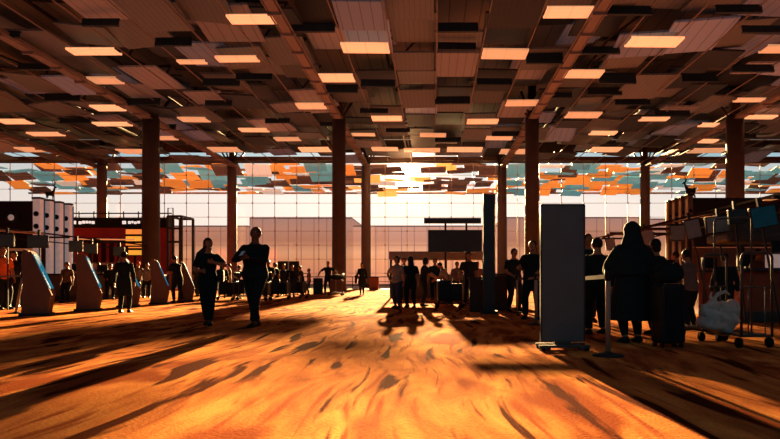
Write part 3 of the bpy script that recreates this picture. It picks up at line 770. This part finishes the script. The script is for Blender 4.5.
def trolley(loc, rz, label, h=1.15, w_=.42):
    e0 = empty('luggage_trolley', label, 'luggage trolley', loc, rz, 'luggage trolleys')
    MB().tube(hoop(w_/2, .14, h, .06, -.38), .016).tube([(-w_/2, -.38, .75), (w_/2, -.38, .75)], .01).tube([(-w_/2+.09, -.38, .14), (-w_/2+.09, -.38, .75)], .007).tube([(w_/2-.09, -.38, .14), (w_/2-.09, -.38, .75)], .007).build('handle_frame', M_steel_d, e0)
    b = MB()
    b.tube([(-w_/2, -.38, .15), (-w_/2*.8, .42, .15), (w_/2*.8, .42, .15), (w_/2, -.38, .15), (-w_/2, -.38, .15)], .016)
    for k in range(4): b.box((0, -.25+k*.19, .155), (w_*.9, .05, .012))
    b.build('deck', M_steel_d, e0)
    for x, y in ((-w_/2, -.33), (w_/2, -.33), (0, .38)):
        MB().cyl((x-.018, y, .065), (x+.018, y, .065), .065, n=16).build('wheel', M_rub, e0)
    MB().box((0, -.37, h-.0), (w_*.7, .03, .035), bev=.01).build('grip', M_black, e0)
    return e0
YT1 = 7.25
trolley((wx(737, YT1), YT1, 0), .1, 'luggage trolley carrying a white bundle near the right edge', 1.17, .40)
trolley((wx(698, 8.0), 8.0, 0), .15, 'luggage trolley beside the person in the dusty shirt at right', 1.18, .34)
# white bundle
b = MB()
random.seed(5)
def lump(p):
    f = 1+.14*math.sin(5*p.x+2*p.y)+.1*math.sin(7*p.z+3*p.x); return p*f
e0 = empty('white_bundle', 'white crumpled cloth bundle with knotted ends on a trolley', 'bundle', (wx(722, YT1), YT1+.1, .155))
MB().ell((0, 0, .17), (.24, .2, .2), 20, 14, fn=lump).ell((.13, -.03, .28), (.14, .13, .13), 14, 10, fn=lump).ell((-.12, -.02, .28), (.12, .12, .12), 14, 10, fn=lump).build('cloth', mat('bundle_cloth', lin(168, 158, 155), .9, var=.2, scale=14, bump=.4), e0)
MB().tube([(-.02, 0, .35), (-.05, 0, .44), (.0, 0, .5), (.1, 0, .53), (.15, 0, .49)], [.03, .028, .025, .022, .012]).tube([(-.05, 0, .36), (-.1, 0, .46), (-.09, 0, .52)], [.03, .02, .01]).build('knot', _mats['bundle_cloth'], e0)

M_sc = mat('suitcase_black', lin(24, 28, 34), .35, var=.1)
def suitcase(loc, rz, label, w_=.45, d=.28, h=.68, m=M_sc, handle=.3):
    e0 = empty('suitcase', label, 'suitcase', loc, rz)
    b = MB().box((0, 0, .05+h/2), (w_, d, h), bev=.04)
    for k in range(5): b.box((-w_*.32+k*w_*.16, -d/2-.003, .05+h/2), (.02, .012, h*.82))
    b.build('shell', m, e0)
    if handle: MB().tube([(-.1, d*.3, h), (-.1, d*.3, h+handle), (.1, d*.3, h+handle), (.1, d*.3, h)], .01).build('pull_handle', M_steel_d, e0)
    for sx in (-1, 1):
        for sy in (-1, 1): MB().cyl((sx*w_*.38-.012, sy*d*.32, .03), (sx*w_*.38+.012, sy*d*.32, .03), .03, n=12).build('wheel', M_rub, e0)
    return e0
YS1 = gy(347)
suitcase((wx(668, YS1), YS1, 0), .15, 'tall black suitcase under a soft bag beside the veiled woman', .33, .27, .74, handle=0)
e0 = empty('duffel_bag', 'soft black duffel bag resting on the tall black suitcase', 'bag', (wx(668, YS1), YS1, .80))
MB().ell((0, 0, .12), (.19, .14, .13), 20, 12, fn=lambda p: V((p.x/(max(abs(p.x), .001)**.25), p.y, p.z/(max(abs(p.z), .001)**.2)))).build('body', C_black, e0)
MB().tube([(-.09, -.05, .2), (-.05, -.05, .28), (.05, -.05, .28), (.09, -.05, .2)], .01).build('strap', M_rub, e0)

# ------------------------------------------------------------------ people
def remesh(mb, voxel, mats, smooth=2):
    me = mb.mesh('tmp', mats); o = bpy.data.objects.new('tmp', me); COL.objects.link(o)
    md = o.modifiers.new('r', 'REMESH'); md.mode = 'VOXEL'; md.voxel_size = voxel; md.use_smooth_shade = True
    if smooth:
        s_ = o.modifiers.new('s', 'SMOOTH'); s_.factor = .5; s_.iterations = smooth
    dg = bpy.context.evaluated_depsgraph_get()
    new = bpy.data.meshes.new_from_object(o.evaluated_get(dg)); bpy.data.objects.remove(o); bpy.data.meshes.remove(me)
    if not new.materials:
        for m in (mats if isinstance(mats, (list, tuple)) else [mats]): new.materials.append(m)
    return new

def ik(a, t, l1_, l2_, hint):
    d = t-a; L_ = min(d.length, (l1_+l2_)*.995); d.normalize(); t = a+d*L_
    c = (l1_**2-l2_**2+L_**2)/(2*L_); h = math.sqrt(max(l1_**2-c*c, 0))
    p = hint-d*hint.dot(d)
    if p.length < 1e-5: p = d.orthogonal()
    return a+d*c+p.normalized()*h, t

TOR = [(.80, .085, .075), (.85, .16, .11), (.92, .172, .118), (1.0, .158, .108), (1.08, .142, .098), (1.18, .152, .108), (1.28, .170, .115), (1.36, .178, .105), (1.415, .142, .082), (1.455, .098, .064), (1.50, .056, .056), (1.56, .054, .058)]
def person(px, Y, H, face, label, top=C_black, legs=C_navy, hair='short', skin=None, sex='m', lean=0., bend=0.,
           hands=None, feet=None, head=(0, 0), style='trousers', sleeve='short', vox=.016, fat=1.0, items=None, hairm=M_hair, drop=0., hairside=0., wide=1., shoem=M_black, zb=0.):
    """face: heading in degrees, 0 = walking towards the glass (+Y), 180 = towards the viewer"""
    skin = skin or M_skin
    s = H/1.75
    X = wx(px, Y)
    root = empty('person', label, 'person', (X, Y, zb), math.radians(face)); root.scale = (s*wide, s*(1+(wide-1)*.6), s)
    hands = hands or {}; feet = feet or {}
    pel = V((0, 0, .92-drop)); piv = V((0, 0, .95))
    Rl = Matrix.Rotation(-lean, 3, 'X')
    def S(p):
        p = V(p)
        k = min(1, max(0, (p.z-.88)/.25)); R = Matrix.Rotation(-lean*k, 3, 'X')
        q = piv+R @ (p-piv); q.z -= drop; return q
    sw = .94 if sex == 'f' else 1.0
    def torso(mb, off, z0=-9, z1=9, wk=1.0):
        rings = []
        for z, wx_, dy in TOR:
            if z < z0 or z > z1: continue
            k = fat if z < 1.4 else 1
            if sex == 'f' and 1.0 < z < 1.15: k *= .93
            R = Matrix.Rotation(-lean*min(1, max(0, (z-.88)/.25)), 3, 'X')
            rings.append((S((0, .012 if 1.15 < z < 1.32 else 0, z)), R @ V(((wx_*k*(sw if z > 1.2 else 1))+off, 0, 0)), R @ V((0, dy*k+off, 0))))
        mb.ring_loft(rings, 18)
    sh = {d: S((d*.172*sw, 0, 1.388)) for d in (-1, 1)}
    # legs
    ank, kne = {}, {}
    for d in (-1, 1):
        f = feet.get(d, (d*.10, 0, .0)); f = (f[0], f[1], f[2] if len(f) > 2 else 0)
        hip = V((d*.092, 0, .90-drop)); a_ = V((f[0], f[1]-.02, .085+f[2]))
        kne[d], ank[d] = ik(hip, a_, .425, .415, V((d*.08, 1, .1)))
    elb, wri = {}, {}
    for d in (-1, 1):
        h = hands.get(d)
        t = V(h[:3]) if h else sh[d]+V((d*.10, .03+lean*.1, -.52))
        hint = V(h[3]) if h and len(h) > 3 else V((d*.55, -.7, -.35))
        elb[d], wri[d] = ik(sh[d], t, .285, .255, hint)
    hc = S((0, .018, 1.64)); Rh = Rl @ Matrix.Rotation(math.radians(head[0]), 3, 'Z') @ Matrix.Rotation(-math.radians(head[1]), 3, 'X')
    base = S((0, 0, 1.53)); hc = base+Rh @ V((0, .022, .108))
    mb = MB(); torso(mb, 0)
    def hf(p):
        p = p.copy()
        if p.z < 0: p.x *= 1+.32*p.z; p.y = p.y*(1+.12*p.z)+.12*(-p.z)*(1 if p.y > 0 else .2)
        return p
    mb.ell(hc, (.076, .096, .122), 20, 16, Rh, hf)
    H_ = lambda x, y, z: hc+Rh @ V((x, y, z))
    mb.tube([S((0, -.01, 1.44)), base+Rh @ V((0, .0, .05))], [.058, .055], 12)
    mb.tube([H_(0, .088, .02), H_(0, .108, -.022), H_(0, .092, -.036)], [.009, .015, .011], 8)            # nose
    mb.tube([H_(-.035, .084, .03), H_(.035, .084, .03)], [.01, .01], 6)                                   # brow
    mb.ell(H_(0, .078, -.088), (.03, .024, .02), 8, 6, Rh)                                                # chin
    for d in (-1, 1):
        mb.ell(H_(d*.078, -.005, -.005), (.012, .02, .032), 8, 6, Rh)                                     # ear
        mb.tube([sh[d], sh[d].lerp(elb[d], .4), elb[d], elb[d].lerp(wri[d], .35), wri[d]], [.056, .05, .04, .042, .026], 12)
        mb.ell(sh[d], (.062, .058, .06), 12, 8)
        hip = V((d*.092, 0, .90-drop))
        mb.tube([hip, hip.lerp(kne[d], .4), kne[d], kne[d].lerp(ank[d], .35), ank[d]], [.092, .082, .056, .058, .036], 14)
        # hand: palm, four fingers, thumb
        fd = (wri[d]-elb[d]).normalized(); side = V((0, 1, 0)) if abs(fd.z) > .6 else V((0, 0, 1))
        if hands.get(d) and len(hands[d]) > 4: side = V(hands[d][4])
        side = (side-fd*side.dot(fd)).normalized()        # towards the thumb
        pn = fd.cross(side)*d                              # palm normal points inward
        if pn.dot(V((-d, 0, 0))) < 0 and abs(fd.z) > .6: pn = -pn
        p0 = wri[d]
        mb.ring_loft([(p0-fd*.01, side*.026, pn*.018), (p0+fd*.03, side*.036, pn*.016), (p0+fd*.07, side*.042, pn*.015), (p0+fd*.092, side*.04, pn*.012)], 10)
        fr = .0095 if vox < .012 else .0115
        for i, (o_, ln) in enumerate(((.031, .072), (.011, .08), (-.010, .075), (-.030, .058))):
            q0 = p0+fd*.085+side*o_; q1 = q0+(fd*.9+pn*.35).normalized()*ln*.5+side*o_*.12; q2 = q1+(fd*.55+pn*.8).normalized()*ln*.5
            mb.tube([q0, q1, q2], [fr, fr*.95, fr*.8], 8)
        q0 = p0+fd*.03+side*.03; q1 = q0+(fd*.6+side*.7+pn*.3).normalized()*.04; q2 = q1+(fd*.85+side*.25+pn*.4).normalized()*.032
        mb.tube([q0, q1, q2], [.013, .011, .009], 8)
        # foot
        A = ank[d]
        mb.ring_loft([(A+V((0, -.05, -.045)), V((.028, 0, 0)), V((0, 0, .03))), (A+V((0, 0, -.035)), V((.035, 0, 0)), V((0, 0, .045))), (A+V((d*.01, .08, -.05)), V((.042, 0, 0)), V((0, 0, .03))), (A+V((d*.01, .16, -.062)), V((.03, 0, 0)), V((0, 0, .018)))], 10)
    me = remesh(mb, vox*.62 if vox < .012 else vox*.8, [skin, M_eye, M_white, M_lip], 1)
    # eyes and mouth joined on
    bm = bmesh.new(); bm.from_mesh(me); t = MB(); t.bm.free(); t.bm = bm
    for d in (-1, 1):
        t.mi = 2; t.ell(H_(d*.031, .083, .005), (.013, .008, .008), 8, 6, Rh)
        t.mi = 1; t.ell(H_(d*.031, .089, .005), (.006, .004, .007), 8, 6, Rh)
    t.mi = 3; t.ell(H_(0, .088, -.056), (.024, .008, .007), 8, 6, Rh)
    bm.to_mesh(me); bm.free(); me.name = 'body'
    for p in me.polygons: p.use_smooth = True
    body = bpy.data.objects.new('body', me); COL.objects.link(body); body.parent = root
    def part(name, mb, m, vx=None):
        me = remesh(mb, vx or vox, [m], 2); me.name = name
        o = bpy.data.objects.new(name, me); COL.objects.link(o); o.parent = root; return o
    # trousers / skirt
    if style in ('trousers', 'shorts', 'dress', 'robe'):
        mb = MB(); torso(mb, .012, .79, 1.03)
        for d in (-1, 1):
            hip = V((d*.092, 0, .88-drop))
            kk, aa = kne[d], ank[d]+V((0, 0, .0))
            if style == 'shorts': mb.tube([hip, hip.lerp(kk, .5), hip.lerp(kk, .95)], [.108, .1, .085], 14)
            else: mb.tube([hip, hip.lerp(kk, .45), kk, kk.lerp(aa, .4), kk.lerp(aa, .93)], [.106, .096, .073, .070, .056 if sex == 'm' else .045], 14)
        part('trousers', mb, legs)
    if style in ('dress', 'robe', 'skirt'):
        z1_ = {'dress': .50, 'robe': .34, 'skirt': .42}[style]
        mb = MB(); n_ = 7; r0, r1 = .172, {'dress': .22, 'robe': .27, 'skirt': .22}[style]*fat
        mid = (ank[-1]+ank[1])/2
        rings = []
        for i in range(n_):
            tt = i/(n_-1); z = (1.02-drop)*(1-tt)+z1_*tt
            rr_ = (r0*fat)*(1-tt)+r1*tt
            cc = V((mid.x*tt*.8, mid.y*tt*.6, z)); rings.append((cc, V((rr_+.012, 0, 0)), V((0, rr_*.78+.012, 0))))
        mb.ring_loft(rings, 22); part('dress' if style != 'skirt' else 'skirt', mb, legs if style == 'skirt' else top)
    # top
    mb = MB(); torso(mb, .017, .84 if style != 'robe' else .92, 1.46)
    for d in (-1, 1):
        mb.ell(sh[d], (.068, .07, .066), 12, 8)
        if sleeve == 'short': mb.tube([sh[d], sh[d].lerp(elb[d], .45), sh[d].lerp(elb[d], .78)], [.072, .067, .062], 12)
        elif sleeve == 'long': mb.tube([sh[d], sh[d].lerp(elb[d], .45), elb[d], elb[d].lerp(wri[d], .5), elb[d].lerp(wri[d], .95)], [.074, .066, .058, .054, .042], 12)
        elif sleeve == 'wide': mb.tube([sh[d], sh[d].lerp(elb[d], .45), elb[d], elb[d].lerp(wri[d], .5), elb[d].lerp(wri[d], .95)], [.08, .09, .095, .09, .085], 12)
    part('robe_top' if style == 'robe' else 'shirt', mb, top)
    for d in (-1, 1):
        A = ank[d]; mb = MB()
        mb.ring_loft([(A+V((0, -.06, -.04)), V((.034, 0, 0)), V((0, 0, .038))), (A+V((0, -.01, -.025)), V((.045, 0, 0)), V((0, 0, .058))), (A+V((d*.01, .08, -.045)), V((.05, 0, 0)), V((0, 0, .04))), (A+V((d*.01, .165, -.056)), V((.042, 0, 0)), V((0, 0, .028))), (A+V((d*.01, .195, -.062)), V((.02, 0, 0)), V((0, 0, .012)))], 14)
        mb.build('shoe', shoem, root)
    # hair
    mb = MB()
    def cap(off, front=.03):
        mb.ell(H_(0, -.016, .022), (.079+off, .094+off, .110+off), 18, 14, Rh)
    if hair == 'short': cap(.006)
    elif hair == 'bald': mb.ell(H_(0, -.02, .018), (.079, .088, .108), 18, 14, Rh)
    elif hair == 'bob':
        cap(.012); mb.ell(H_(0, -.04, -.05), (.088, .07, .085), 14, 10, Rh)
    elif hair == 'long':
        cap(.012); mb.ring_loft([(H_(0, -.03, .04), Rh @ V((.085, 0, 0)), Rh @ V((0, .075, 0))), (H_(0, -.05, -.06), Rh @ V((.092, 0, 0)), Rh @ V((0, .055, 0))), (H_(hairside*.7, -.075, -.17), V((.10+hairside*.4, 0, 0)), V((0, .045, 0))), (H_(hairside, -.095, -.30), V((.085+hairside*.5, 0, 0)), V((0, .035, 0))), (H_(hairside*1.6, -.10, -.38), V((.04, 0, 0)), V((0, .02, 0)))], 14)
    elif hair == 'bun':
        cap(.008); mb.ell(H_(0, -.09, .10), (.042, .042, .04), 10, 8, Rh)
    elif hair == 'cap':
        cap(.012); mb.ring_loft([(H_(0, .06, .055), Rh @ V((.07, 0, 0)), Rh @ V((0, 0, .012))), (H_(0, .15, .04), Rh @ V((.05, 0, 0)), Rh @ V((0, 0, .006)))], 12)
    elif hair == 'scarf':
        cap(.026)
        mb.ring_loft([(H_(0, -.03, .08), Rh @ V((.10, 0, 0)), Rh @ V((0, .10, 0))), (H_(0, -.035, -.06), Rh @ V((.112, 0, 0)), Rh @ V((0, .095, 0))), (S((0, -.02, 1.46)), V((.15, 0, 0)), V((0, .11, 0))), (S((0, -.02, 1.38)), V((.205, 0, 0)), V((0, .16, 0))), (S((0, -.02, 1.2)), V((.265, 0, 0)), V((0, .19, 0))), (S((0, -.01, 1.0)), V((.30, 0, 0)), V((0, .21, 0)))], 20)
    if hair != 'none':
        hm = remesh(mb, min(vox, .012), [hairm], 1)
        # carve the face free by trimming what lies in front
        bm = bmesh.new(); bm.from_mesh(hm)
        inv = Rh.inverted()
        if hair in ('short', 'bald', 'bob', 'long', 'bun', 'scarf'):
            dele = []
            for v in bm.verts:
                q = inv @ (v.co-hc)
                lim = .055 if hair != 'scarf' else .07
                if q.y > (lim-.06*max(0, -q.z/.1) if hair == 'short' else lim-.02) and -.13 < q.z < .065 and abs(q.x) < .075: dele.append(v)
            bmesh.ops.delete(bm, geom=dele, context='VERTS')
            if hair in ('short', 'bald'):
                bmesh.ops.delete(bm, geom=[v for v in bm.verts if (inv @ (v.co-hc)).z < (-.055 if hair == 'short' else .0) and (inv @ (v.co-hc)).y > -.09], context='VERTS')
        bm.to_mesh(hm); bm.free()
        nm = {'scarf': 'headscarf', 'cap': 'cap'}.get(hair, 'hair')
        hm.name = nm; o = bpy.data.objects.new(nm, hm); COL.objects.link(o); o.parent = root
    root['_w'] = 1; del root['_w']
    R0 = Matrix.Rotation(math.radians(face), 3, 'Z')
    tow = lambda p: V((X, Y, zb))+R0 @ (V(p)*s)
    return root, tow, wri, sh

def backpack(tow_fn, face, loc, label, m, s=1.0):
    e0 = empty('backpack', label, 'backpack', tow_fn(loc), math.radians(face)); e0.scale = (s, s, s)
    MB().box((0, 0, 0), (.28, .15, .42), bev=.05).build('body', m, e0)
    MB().box((0, -.09, -.07), (.2, .06, .2), bev=.02).build('pocket', m, e0)
    MB().tube([(-.09, .05, .17), (-.09, .14, .22), (-.09, .2, .1), (-.09, .17, -.1), (-.09, .06, -.17)], .014).tube([(.09, .05, .17), (.09, .14, .22), (.09, .2, .1), (.09, .17, -.1), (.09, .06, -.17)], .014).build('strap', M_rub, e0)
def handbag(tow_fn, face, loc, label, m, s=1.0, w_=.3, h=.24):
    e0 = empty('handbag', label, 'handbag', tow_fn(loc), math.radians(face)); e0.scale = (s, s, s)
    MB().box((0, 0, 0), (.12, w_, h), bev=.03).build('body', m, e0)
    MB().tube([(0, -w_*.35, h*.45), (0, -w_*.2, h*1.1), (0, w_*.2, h*1.1), (0, w_*.35, h*.45)], .01).build('strap', M_rub, e0)
def phone(tow_fn, face, loc, label):
    e0 = empty('phone', label, 'phone', tow_fn(loc), math.radians(face)); e0.rotation_euler.x = math.radians(-35)
    MB().box((0, 0, 0), (.075, .15, .01), bev=.004).build('case', M_black, e0)
    MB().box((0, 0, .006), (.066, .138, .002)).build('screen', mat('phone_screen', lin(70, 90, 100), .2, emit=lin(90, 110, 120), es=.3), e0)

def hfeet(py, head_py):                    # distance and height from feet row and head row
    Y = gy(py); return Y, CH+(CY-head_py)*Y/F

# --- the walking couple
Y, H = hfeet(325.5, 239)
r_, tw, wr, sh_ = person(208, Y, H, 196, 'woman in dark top with long hair walking left of the cropped-haired man', C_black, C_black, 'long', sex='f', vox=.009,
    hands={1: (.08, .25, 1.10, (.6, -.3, -.7)), -1: (-.13, .24, 1.27, (-1, .0, -.6), (0, 0, 1))}, hairside=.10, feet={-1: (-.05, .12), 1: (.03, -.08, .0)}, head=(30, -6), sleeve='short')
handbag(tw, 196, (-.25, .04, 1.0), 'dark shoulder bag hanging at the walking woman side', C_char, .9)
Y, H = hfeet(326.5, 227.5)
r_, tw, wr, sh_ = person(255, Y, H, 168, 'man with cropped hair in a loose shirt walking right of the long-haired woman', C_black, C_black, 'short', M_skin2, vox=.009, fat=1.2, wide=1.12,
    hands={1: (.05, .32, 1.20, (1, -.1, -.75)), -1: (-.06, .32, 1.21, (-1, -.1, -.75))}, feet={-1: (-.08, .22), 1: (.06, -.16)}, head=(6, -18), sleeve='long')
phone(tw, 168, (0, .42, 1.27), 'phone held in both hands by the walking man')
# --- standing dark figure by kiosks
Y, H = hfeet(313, 252)
person(124, Y, H, 10, 'dark figure in a long coat standing among the left kiosks', C_black, C_black, 'short', sex='m', vox=.012, sleeve='long', style='dress', feet={-1: (-.10, 0), 1: (.09, .12)}, fat=.95)
# man reaching to kiosk
Y, H = hfeet(303, 255)
person(178, Y, H, 62, 'man in dark shirt reaching left to a kiosk screen', C_navy, C_black, 'short', vox=.014, lean=.28, hands={1: (.1, .52, 1.12), -1: (-.1, .45, 1.08)}, feet={-1: (-.1, .1), 1: (.1, -.1)})
# left crowd
specs = [
 (14, 16.5, 1.66, 190, 'dark clad person behind the leaning queue post', C_black, C_black, 'short', {}),
 (2, 15.6, 1.74, 250, 'person in a bright orange shirt cut by the left edge', C_org, C_navy, 'bald', {}),
 (67, 20.2, 1.45, 170, 'short dark haired person between the first two left kiosks', C_brown, C_black, 'short', {}),
 (98, 26.4, 1.62, 150, 'person in brown top behind the second left kiosk', C_brown, C_navy, 'bob', {}),
 (110, 23.4, 1.5, 215, 'person in dark top right of the second left kiosk, leaning', C_black, C_black, 'short', {'lean': .3}),
 (138, 25.5, 1.63, 170, 'person in a red cap left of the fourth kiosk', C_brown, C_black, 'cap', {'hairm': C_red}),
 (147, 25.0, 1.55, 195, 'person in grey shirt right of the red cap', C_grey, C_black, 'short', {}),
 (197, 27.0, 1.58, 160, 'dark person between the reaching man and walking woman', C_black, C_black, 'bob', {}),
 (222, 25.0, 1.55, 200, 'seated-height dark person directly right of the walking woman', C_black, C_navy, 'long', {}),
 (229, 27.5, 1.6, 120, 'person in brown top behind between the walking couple', C_brown, C_black, 'short', {}),
 (237, 24.2, 1.45, 230, 'short dark person left of the walking man', C_navy, C_black, 'short', {'lean': .25}),
 (268, 24.0, 1.66, 200, 'dark person leaning just right of the walking man', C_black, C_navy, 'short', {'lean': .25}),
 (275, 26.0, 1.6, 150, 'dark person in front of the left dark door', C_black, C_black, 'bob', {}),
 (284, 27.5, 1.58, 185, 'dark person in front of the gap of the dark doors', C_navy, C_black, 'short', {}),
 (292, 26.5, 1.5, 210, 'dark person in front of the right dark door', C_black, C_black, 'long', {}),
 (302, 28.5, 1.52, 120, 'person right of the dark doors facing the trolleys', C_char, C_black, 'short', {'lean': .15}),
 (309, 30.0, 1.4, 100, 'shorter person with pale hair near the suitcase', C_brown, C_black, 'bob', {'hairm': C_grey}),
]
for px, Y, H, fc, lb, tp, lg, hr, kw in specs:
    if 'lean' in kw: kw = dict(kw, hands={1: (.15, .45, 1.0), -1: (-.15, .4, 1.0)})
    person(px, Y, H, fc, lb, tp, lg, hr, vox=.02, wide=1.12, sleeve=random.choice(('short', 'long')), feet={-1: (-.11, random.uniform(-.1, .1)), 1: (.11, random.uniform(-.1, .1))}, sex='f' if hr in ('bob', 'long') else 'm', **kw)
tl_ = [(246, 23.7, 'trolley piled with luggage behind the walking man at his left'), (260, 22.0, 'trolley piled with luggage just right of the walking man'), (280, 23.4, 'luggage trolley in front of the left dark door'), (297, 24.8, 'luggage trolley in front of the right dark door'), (227, 22.4, 'luggage trolley just right of the walking woman')]
for i, (px, Y, n_) in enumerate(tl_):
    trolley((wx(px, Y), Y, 0), 1.2+.3*(i % 3), n_, 1.1, .5)
    suitcase((wx(px, Y)-.17, Y, .17), .1*i, 'left suitcase on the '+n_, .32, .42, .62, handle=0)
    suitcase((wx(px, Y)+.2, Y+.02, .17), -.1*i, 'right suitcase on the '+n_, .32, .4, .5, handle=0)
# man with outstretched arms, lone traveller
Y, H = hfeet(295, 261.5)
_, tw, wr, sh_ = person(328, Y, H, 178, 'traveller with both arms stretched to a suitcase and a trolley', C_black, C_black, 'short', vox=.016, hands={-1: (-.55, .05, 1.02, (0, -.2, 1)), 1: (.52, .05, 1.0, (0, -.2, 1))}, feet={-1: (-.16, 0), 1: (.14, .05)})
suitcase((wx(318, 29.2), 29.2, 0), .2, 'upright suitcase left of the traveller with outstretched arms', .5, .3, .85, handle=.25)
e0 = trolley((wx(336, 29), 29, 0), 1.6, 'trolley with stacked boxes right of the traveller with outstretched arms', 1.1, .5)
e0 = empty('cardboard_box', 'large brown box on the trolley beneath the dark bag', 'box', (wx(336.5, 29), 29, .17))
MB().box((0, 0, .33), (.62, .4, .62), bev=.01).build('carton', C_brown, e0); MB().box((0, -.205, .33), (.06, .006, .62)).build('tape', C_grey, e0)
e0 = empty('duffel_bag', 'dark bag on top of the brown box', 'bag', (wx(336.5, 29), 29, .82))
MB().ell((0, 0, .13), (.42, .2, .14), 20, 12).build('body', C_black, e0); MB().tube([(-.12, -.1, .2), (0, -.1, .33), (.12, -.1, .2)], .012).build('strap', M_rub, e0)
Y, H = hfeet(295, 263)
_, tw, wr, sh_ = person(362, Y, H, 185, 'lone traveller in a dark coat standing before the far column', C_black, C_black, 'bob', vox=.016, sleeve='long', style='dress', sex='f', feet={-1: (-.07, 0), 1: (.07, .05)})
handbag(tw, 185, (.32, .0, .85), 'dark bag carried by the lone traveller', C_black, 1.1, .42, .4)
# centre group
cg = [
 (397, 308, 256.5, 150, 'woman at the left end of the centre group, hand on hip', C_grey, C_jean, 'bob', 'f', {1: (.2, .12, 1.0, (1, -.5, 0))}, 0),
 (404, 303, 258, 190, 'person half hidden behind the left woman of the centre group', C_char, C_black, 'short', 'm', {}, 0),
 (410.5, 308, 257, 20, 'woman with long hair second from left in the front of the group', C_black, C_navy, 'long', 'f', {}, 0),
 (423, 306, 258, 290, 'person bending an arm toward the luggage trolley in the group', C_navy, C_black, 'bob', 'f', {1: (.12, .5, .98), -1: (-.12, .5, 1.0)}, .12),
 (435, 300, 259, 170, 'dark broad person in the middle of the group behind the trolley', C_black, C_black, 'short', 'm', {}, 0),
 (448, 303, 262, 80, 'person in pale shirt bowing over the trolley luggage', C_grey, C_black, 'short', 'm', {1: (.12, .5, .95), -1: (-.12, .5, .95)}, .45),
 (457, 300, 262, 200, 'person in dusty pink top under the display board', C_pink, C_black, 'short', 'f', {}, 0),
 (469, 306, 252.5, 185, 'tall man standing right of the luggage trolley left of the totem', C_char, C_black, 'short', 'm', {}, 0),
 (477, 301, 262, 175, 'person partly behind the tall totem on its left', C_pink, C_black, 'bob', 'f', {}, 0),
]
for px, pf, ph, fc, lb, tp, lg, hr, sx_, hd, ln in cg:
    Y, H = hfeet(pf, ph); H = min(max(H, 1.5), 1.85)
    person(px, Y, H, fc, lb, tp, lg, hr, sex=sx_, hands=hd, lean=ln, vox=.016, wide=1.14, feet={-1: (-.1, .06), 1: (.1, -.06)}, sleeve='short')
tl = (wx(450, 16.2), 16.2, 0)
trolley(tl, 1.4, 'luggage trolley loaded with black cases in the centre group', 1.05, .5)
suitcase((tl[0]-.18, tl[1]-.02, .17), .1, 'black suitcase at the left on the loaded centre trolley', .38, .44, .60, handle=0)
suitcase((tl[0]+.2, tl[1]+.02, .17), -.12, 'black suitcase at the right on the loaded centre trolley', .36, .42, .50, handle=0)
# queueing men
Y, H = hfeet(311.5, 249)
_, tw, wr, sh_ = person(514, Y, H, 200, 'man in dark shirt queueing right of the podium desk', C_navy, C_black, 'short', vox=.012, hands={1: (.16, .26, 1.0), -1: (-.2, .2, 1.0)}, feet={-1: (-.14, 0), 1: (.16, .05)}, fat=1.15, wide=1.14)
Y, H = hfeet(319.5, 241)
_, tw, wr, sh_ = person(533, Y, H, 150, 'man in black shirt queueing beside the sign board', C_black, C_black, 'short', vox=.011, hands={1: (.16, .28, 1.15), -1: (-.2, .2, 1.05)}, feet={-1: (-.12, 0), 1: (.14, .05)}, fat=1.15, wide=1.14)
# right side
Y = 8.2
person(588, 11.0, 1.72, 180, 'person whose head shows just right of the sign board edge', C_black, C_black, 'short', vox=.012)
person(597.5, 8.6, 1.47, 10, 'dark shirted person standing behind the nearest queue post', C_black, C_black, 'short', vox=.011, fat=1.2, wide=1.15, sleeve='long', feet={-1: (-.15, 0), 1: (.13, .1)})
person(632, 7.45, CH+(CY-224)*7.45/F, 8, 'veiled woman in a long black robe seen from behind at right', C_black, C_black, 'scarf', sex='f', style='robe', vox=.011, hairm=C_black, sleeve='wide', fat=1.15, wide=1.15, feet={-1: (-.1, 0), 1: (.1, .05)},
       hands={1: (.2, .25, 1.05), -1: (-.2, .25, 1.05)})
person(656, 8.6, 1.45, 25, 'dark person close beside the veiled woman on her right', C_black, C_black, 'bob', sex='f', vox=.011, sleeve='long', hands={1: (.2, .3, 1.05), -1: (-.2, .3, 1.05)})
person(691, 9.3, 1.34, 30, 'person in dusty brown shirt behind the left trolley at right', C_pink, C_black, 'short', vox=.012, sleeve='long', fat=1.1, lean=.15, hands={1: (.15, .4, 1.0), -1: (-.15, .4, 1.0)})
person(725, 9.6, 1.28, 340, 'short dark person behind the tall hoop frame', C_black, C_black, 'short', vox=.012, sleeve='long', fat=1.1)
person(676, 13.5, 1.5, 60, 'person far back between the veiled woman and right fins', C_black, C_black, 'short', vox=.018)
person(758, 12.3, 1.5, 200, 'clerk standing behind the rust desk at right', C_brown, C_black, 'short', vox=.016)
